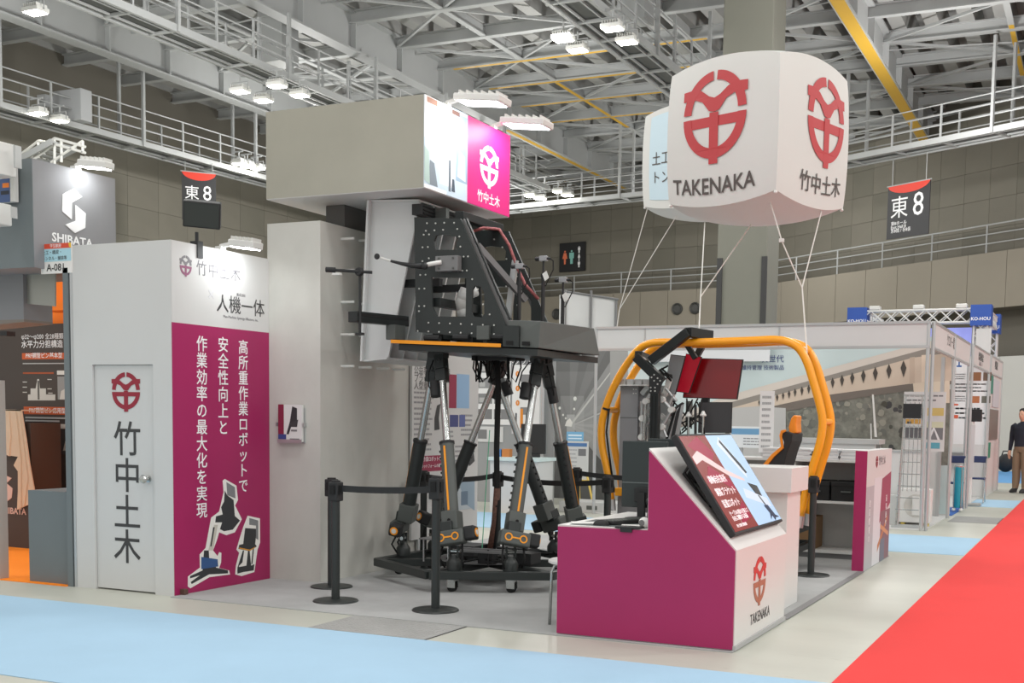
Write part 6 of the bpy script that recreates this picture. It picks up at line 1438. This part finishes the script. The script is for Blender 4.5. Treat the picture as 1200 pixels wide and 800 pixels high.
# white truss gate with blue corner blocks far behind
TR = thing('truss_gate', (-4.5, 33.5, 0), 'white lattice truss gate with blue corner signs above the far booths', 'truss')
def truss(p, q, s, tri=None):
    p, q = V(p), V(q); d = (q-p); L = d.length; d.normalize(); a = d.cross(Z3)
    if a.length < .01: a = X3.copy()
    a.normalize(); b = a.cross(d)
    C4 = [a*s*i+b*s*j for i, j in ((-1, -1), (1, -1), (1, 1), (-1, 1))]
    for c in C4: MB().cyl(p+c, q+c, .028, n=6).build('chord', white_gloss, TR)
    n_ = max(2, int(L/(2*s)))
    mb = MB()
    for f in range(4):
        c0, c1 = C4[f], C4[(f+1) % 4]
        for k in range(n_):
            u0, u1 = p+d*(L*k/n_), p+d*(L*(k+1)/n_)
            mb.cyl(u0+c0, u1+c1, .016, n=5); mb.cyl(u0+c1, u1+c0, .016, n=5)
    tag(mb.build('lattice', white_gloss, TR), kind='stuff')
truss((-6.2, 33.5, 4.25), (-3.0, 33.5, 4.25), .17); truss((-3.0, 33.5, 0), (-3.0, 33.5, 4.1), .17); truss((-6.2, 33.5, 0), (-6.2, 33.5, 4.1), .17); truss((-3.0, 33.5, 4.25), (-3.0, 36.5, 4.25), .17); truss((-3.0, 36.5, 0), (-3.0, 36.5, 4.1), .17); truss((-6.2, 33.5, 4.25), (-6.2, 36.5, 4.25), .17); truss((-6.2, 36.5, 0), (-6.2, 36.5, 4.1), .17)
bluem = mat('royal_blue_panel', (44, 84, 170), .5)
for (x_, y_) in ((-3.0, 33.5), (-6.2, 33.5), (-3.0, 36.5)):
    k = boxpart('corner_sign', (x_-.26, y_-.26, 3.98), (x_+.26, y_+.26, 4.52), bluem, TR); text('KO-HOU', .12, (x_, y_-.262, 4.15), X3, Z3, inkwhite, k, bold=.02)
boxpart('violet_screen', (-4.9, 34.2, 2.9), (-3.3, 34.25, 4.0), mat('violet_display', (150, 156, 226), .4, emit=.5), TR); boxpart('blue_panel', (-3.25, 33.3, 2.85), (-2.7, 33.7, 3.05), bluem, TR); boxpart('white_banner', (-3.1, 33.28, 3.05), (-2.72, 33.31, 3.9), white_panel, TR); boxpart('blue_panel', (-4.4, 34.1, 3.5), (-4.05, 34.19, 3.7), bluem, TR)
for i, x_ in enumerate((-5.75, -4.6, -3.5)):
    boxpart('spot_light', (x_-.14, 33.3, 4.45), (x_+.14, 33.6, 4.56), whitecase, bevel=.02, label='white spotlight on top of the white truss gate', cat='lamp', group='spotlights on the truss gate')
# ================================================================ inflated cube balloons
def inflate(u, v, w, a=.075, b=.27):
    f = (3-(u*u+v*v+w*w))/2; kz = 1+b*f
    return u*(1+a*f), v*(1+a*f), w*kz
class Balloon:
    def __init__(s, near, e1, e2, side, z0, label, skinm):
        s.h = side/2; s.e1, s.e2 = V(e1).normalized(), V(e2).normalized()
        s.c = V((near[0], near[1], z0+s.h)) + (s.e1+s.e2)*s.h
        n = 14; mb = MB()
        for ax in range(3):
            for sg in (-1, 1):
                P = []
                for i in range(n+1):
                    for j in range(n+1):
                        a, b = -1+2*i/n, -1+2*j/n
                        q = [0, 0, 0]; q[ax] = sg; q[(ax+1) % 3] = a; q[(ax+2) % 3] = b
                        P.append(s.pt(*q))
                fs = [(i*(n+1)+j, (i+1)*(n+1)+j, (i+1)*(n+1)+j+1, i*(n+1)+j+1) for i in range(n) for j in range(n)]
                if sg < 0: fs = [f[::-1] for f in fs]
                mb.add(P, fs)
        t = s.t = thing('cube_balloon', s.pt(0, 0, -1), label, 'balloon')
        o = mb.build('inflated_skin', skinm, t)
        me = o.data; bm = bmesh.new(); bm.from_mesh(me); bmesh.ops.remove_doubles(bm, verts=bm.verts, dist=.002); bmesh.ops.recalc_face_normals(bm, faces=bm.faces)
        for f in bm.faces: f.smooth = True
        for e in bm.edges:
            if len(e.link_faces) == 2 and e.calc_face_angle(0) > .6: e.smooth = False
        bm.to_mesh(me); bm.free()
        for u in (-1, 1):
            for v in (-1, 1): q = s.pt(u*.98, v*.98, -.99); MB().lathe([(.012, 0), (.02, .01), (.012, .03)], q-Z3*.03, n=8).build('corner_loop', whitecase, t)
    def pt(s, u, v, w): u, v, w = inflate(u, v, w); return s.c + s.e1*(u*s.h) + s.e2*(v*s.h) + Z3*(w*s.h)
    def face(s, k):      # 0: the face towards -e2, 1: towards -e1
        return ((-s.e1, -s.e2) if k == 0 else (s.e2, -s.e1))
    def warp(s, o, k, off=.006):
        o3 = world_of(o)
        U, N = s.face(k)
        for vt in o.data.vertices:
            p = V(vt.co)+o3-s.c; u = p.dot(U)/s.h; w = p.z/s.h; d = p.dot(N)-s.h
            q = s.pt(-u, -1, w) if k == 0 else s.pt(-1, u, w)
            vt.co = q+N*(off+d) - o3
    def place(s, k, u, w): U, N = s.face(k); return s.c+U*(u*s.h)+N*s.h+Z3*(w*s.h), U
e1, e2 = (-.95, .312), (.312, .95)
nb = aty(905.5, 221, 10.9)
B1 = Balloon((nb.x+.03, nb.y), V((*e1, 0)), V((*e2, 0)), 1.22, nb.z-.01, 'large white inflated cube balloon with crimson company mark', balloonm)
for k, u, w, hh in ((0, -.1, .22, .74), (1, .26, .2, .72)):
    C_, U = B1.place(k, u, w); em = emblem(B1.t, C_, U, Z3, hh, mat('balloon_crimson', (186, 58, 62), .5), asp=1.0 if k == 0 else .98); B1.warp(em, k)
C_, U = B1.place(0, -.12, -.70); tx = text('TAKENAKA', .2, C_, U, Z3, mat('balloon_charcoal', (84, 78, 74), .6), B1.t, bold=.012, squeeze=.88); B1.warp(tx, 0)
C_, U = B1.place(1, .18, -.66); tx = text('竹中土木', .185, C_, U, Z3, MATS['balloon_charcoal'], B1.t, bold=.006); B1.warp(tx, 1)
lf = aty(754.5, 240, 15.6)
B2 = Balloon((lf.x+.95*1.2, lf.y-.312*1.2), V((*e1, 0)), V((*e2, 0)), 1.2, lf.z-.02, 'white inflated cube balloon with a pale blue panel behind the crimson one', balloonm)
C_, U = B2.place(0, 0, 0)
mb = MB(); n = 8
for i in range(n):
    for j in range(n):
        a0, a1 = -.78+1.56*i/n, -.78+1.56*(i+1)/n; b0, b1 = -.8+1.66*j/n, -.8+1.66*(j+1)/n
        Q = [B2.pt(-a, -1, b)-B2.e2*.006 for a, b in ((a0, b0), (a1, b0), (a1, b1), (a0, b1))]; mb.add(Q, [(0, 1, 2, 3)])
mb.build('blue_panel', mat('balloon_pale_blue', (196, 218, 228), .5), B2.t, smooth=True)
for i, s_ in enumerate(('土工・橋梁・', 'トンネル・舗装等')):
    C_, U = B2.place(0, -.7, -.02-.34*i); tx = text(s_, .155, C_, U, Z3, MATS['balloon_charcoal'], B2.t, align='LEFT'); B2.warp(tx, 0, .010)
# tether cords
def cord(pts, parent): MB().tube(pts, .0065, 5).build('tether_cord', cordm, parent)
N1 = aty(940, 337, 11.2); kend = hoop[16*3]
cord([B1.pt(-.72, -.72, -1.0), aty(916, 282, 11.1), N1], B1.t); cord([B1.pt(-.95, .35, -.985), N1], B1.t); cord([N1, kend+V((0, 0, .03))], B1.t)
MB().box(aty(914, 284, 11.12), aty(918, 279, 11.08)).build('cord_lock', whitecase, B1.t)
N2 = aty(821, 348, 11.6)
cord([B2.pt(.0, .0, -1.0), N2], B2.t); cord([B1.pt(.15, .1, -1), N2], B1.t); cord([N2, aty(819, 390, 10.95)], B2.t)
N3 = aty(726, 362, 16.2); cord([B2.pt(.95, -.9, -.985), N3], B2.t); cord([B2.pt(.4, -.5, -1), N3], B2.t); cord([N3, V((N3.x-.02, 16.17, 2.736))], B2.t)

# ================================================================ the standing person
def ell_tube(mb, secs, n=16):
    P = []
    for (cx, cy, cz, rx, ry) in secs: P += [V((cx+rx*math.cos(2*math.pi*i/n), cy+ry*math.sin(2*math.pi*i/n), cz)) for i in range(n)]
    k = len(secs); fs = [(i*n+t, i*n+(t+1) % n, (i+1)*n+(t+1) % n, (i+1)*n+t) for i in range(k-1) for t in range(n)] + [tuple(range(n-1, -1, -1)), tuple(range((k-1)*n, k*n))]
    mb.add(P, fs)
pb_ = MB()
ell_tube(pb_, [(0, .01, .84, .15, .11), (0, .012, .92, .172, .125), (0, .005, 1.0, .165, .12), (0, 0, 1.1, .165, .115), (0, 0, 1.22, .185, .12), (0, .005, 1.33, .195, .115), (0, .01, 1.40, .165, .095), (0, .012, 1.45, .08, .07)])
for s in (-1, 1):
    ell_tube(pb_, [(s*.105, -.03, .05, .048, .055), (s*.105, -.005, .10, .058, .062), (s*.105, .01, .25, .078, .08), (s*.103, .012, .36, .082, .086), (s*.10, -.002, .48, .084, .086), (s*.096, 0, .62, .09, .096), (s*.09, .005, .78, .096, .108), (s*.085, .01, .90, .09, .11)])
    ell_tube(pb_, [(s*.112, -.07, .008, .045, .125), (s*.112, -.07, .04, .05, .13), (s*.11, -.05, .075, .044, .10), (s*.106, -.01, .11, .045, .05)])
    pb_.tube([V((s*.15, .01, 1.385)), V((s*.205, .012, 1.36)), V((s*.235, .018, 1.22)), V((s*.25, .02, 1.09)), V((s*.25, -.01, .97)), V((s*.245, -.04, .865))], [.07, .068, .058, .05, .044, .034], 12)
    # hand: palm and five fingers
    w0 = V((s*.245, -.045, .86)); pb_.tube([w0+V((0, 0, .02)), w0+V((0, -.008, -.04)), w0+V((0, -.014, -.09))], [.028, .036, .033], 10)
    for k, (dy, ln) in enumerate(((-.03, .075), (-.01, .085), (.01, .08), (.028, .062))):
        b = w0+V((0, -.014+dy, -.085)); pb_.tube([b, b+V((-s*.006, -.002, -ln*.5)), b+V((-s*.022, -.004, -ln))], [.0115, .0105, .009], 8)
    b = w0+V((-s*.01, -.035, -.04)); pb_.tube([b, b+V((-s*.008, -.022, -.03)), b+V((-s*.012, -.028, -.062))], [.014, .012, .010], 8)
pb_.tube([V((0, .012, 1.40)), V((0, .005, 1.47)), V((0, 0, 1.53))], [.062, .054, .052], 12)
pb_.ball((0, -.012, 1.605), .1, 18, sq=(.76, .94, 1.16)); pb_.ball((0, -.05, 1.535), .05, 12, sq=(.95, .8, .8)); pb_.ball((0, .012, 1.63), .092, 16, sq=(.85, 1, .95))
pb_.tube([V((0, -.095, 1.625)), V((0, -.112, 1.592)), V((0, -.10, 1.583))], [.010, .016, .012], 8)
for s in (-1, 1): pb_.ball((s*.08, .005, 1.60), .026, 8, sq=(.45, .8, 1.2)); pb_.ball((s*.03, -.094, 1.625), .016, 8, sq=(1.1, .5, .6))
pb_.tube([V((-.024, -.097, 1.558)), V((0, -.104, 1.557)), V((.024, -.097, 1.558))], .008, 6)
tmp = pb_.build('tmp', balloonm, origin=(0, 0, 0))
r_ = tmp.modifiers.new('r', 'REMESH'); r_.mode = 'VOXEL'; r_.voxel_size = .0085
sm_ = tmp.modifiers.new('s', 'SMOOTH'); sm_.iterations = 2; sm_.factor = .5
dg = bpy.context.evaluated_depsgraph_get(); bme = bpy.data.meshes.new_from_object(tmp.evaluated_get(dg)); bpy.data.objects.remove(tmp)
skin = mat('warm_skin', (222, 176, 148), .55); navy = mat('navy_sweater', (44, 50, 62), .85, bump=.3, bscale=150); khaki = mat('brown_trousers', (140, 122, 100), .85, bump=.2, bscale=150); shoe = mat('dark_shoe', (40, 40, 42), .6); hairm = mat('black_hair', (24, 22, 22), .7, bump=.8, bscale=90)
bme.materials.clear()
for m_ in (skin, navy, khaki, shoe): bme.materials.append(m_)
for f in bme.polygons:
    c = f.center; f.use_smooth = True
    if c.z < .095: f.material_index = 3
    elif abs(c.x) > .185 and c.z < 1.2: f.material_index = 0 if c.z < .875 else 1
    elif c.z < .955: f.material_index = 2
    elif c.z < 1.475: f.material_index = 1
    else: f.material_index = 0
pl_ = atz(1195, 577.5, 0)
person = thing('person', (pl_.x, pl_.y, 0.001), 'person in navy sweater and brown trousers standing by the red carpet', 'person')
person.rotation_euler = (0, 0, math.radians(-28)); person.scale = (1, 1, 1.0)
WO[person.name] = V((0, 0, 0))
bo = bpy.data.objects.new('body', bme); COL.objects.link(bo); bo.parent = person; WO[bo.name] = V((0, 0, 0))
hb = MB(); hb.ball((0, .018, 1.645), .1, 18, sq=(.9, 1.02, .95))
for k in range(26):
    a = random.uniform(0, 6.28); el = random.uniform(.15, 1.5); d_ = V((math.cos(a)*math.cos(el), math.sin(a)*math.cos(el), math.sin(el)))
    if d_.y < -.55 and d_.z < .5: continue
    hb.ball(V((0, .018, 1.65))+d_*.082, .03, 6)
ho = hb.build('tmp2', hairm, origin=(0, 0, 0))
r_ = ho.modifiers.new('r', 'REMESH'); r_.mode = 'VOXEL'; r_.voxel_size = .01
dg = bpy.context.evaluated_depsgraph_get(); hme = bpy.data.meshes.new_from_object(ho.evaluated_get(dg)); bpy.data.objects.remove(ho); hme.materials.clear(); hme.materials.append(hairm)
for v_ in hme.vertices:
    if v_.co.y < -.05 and v_.co.z < 1.655: v_.co.y = -.05
    if v_.co.z < 1.60 and v_.co.y < .03: v_.co.z = max(v_.co.z, 1.60)
h_ = bpy.data.objects.new('hair', hme); COL.objects.link(h_); h_.parent = person; WO[h_.name] = V((0, 0, 0))
for s in (-1, 1): MB().ball((s*.03, -.1015, 1.625), .009, 8, sq=(1.2, .5, .7)).build('eye', blackrub, person, smooth=True)
# black bag on the floor behind the person
bgp = atz(1178, 553, 0)
bag = thing('black_bag', (bgp.x, bgp.y, 0), 'black round topped bag on the floor beyond the standing person', 'bag')
mb = MB(); mb.ball(V((bgp.x, bgp.y, .27)), .27, 14, sq=(.9, .6, 1)); mb.build('body', blackmatte, bag, smooth=True)
MB().tube([V((bgp.x-.12, bgp.y, .48)), V((bgp.x-.08, bgp.y, .62)), V((bgp.x+.08, bgp.y, .62)), V((bgp.x+.12, bgp.y, .48))], .018, 6).build('handle', blackrub, bag, smooth=True)
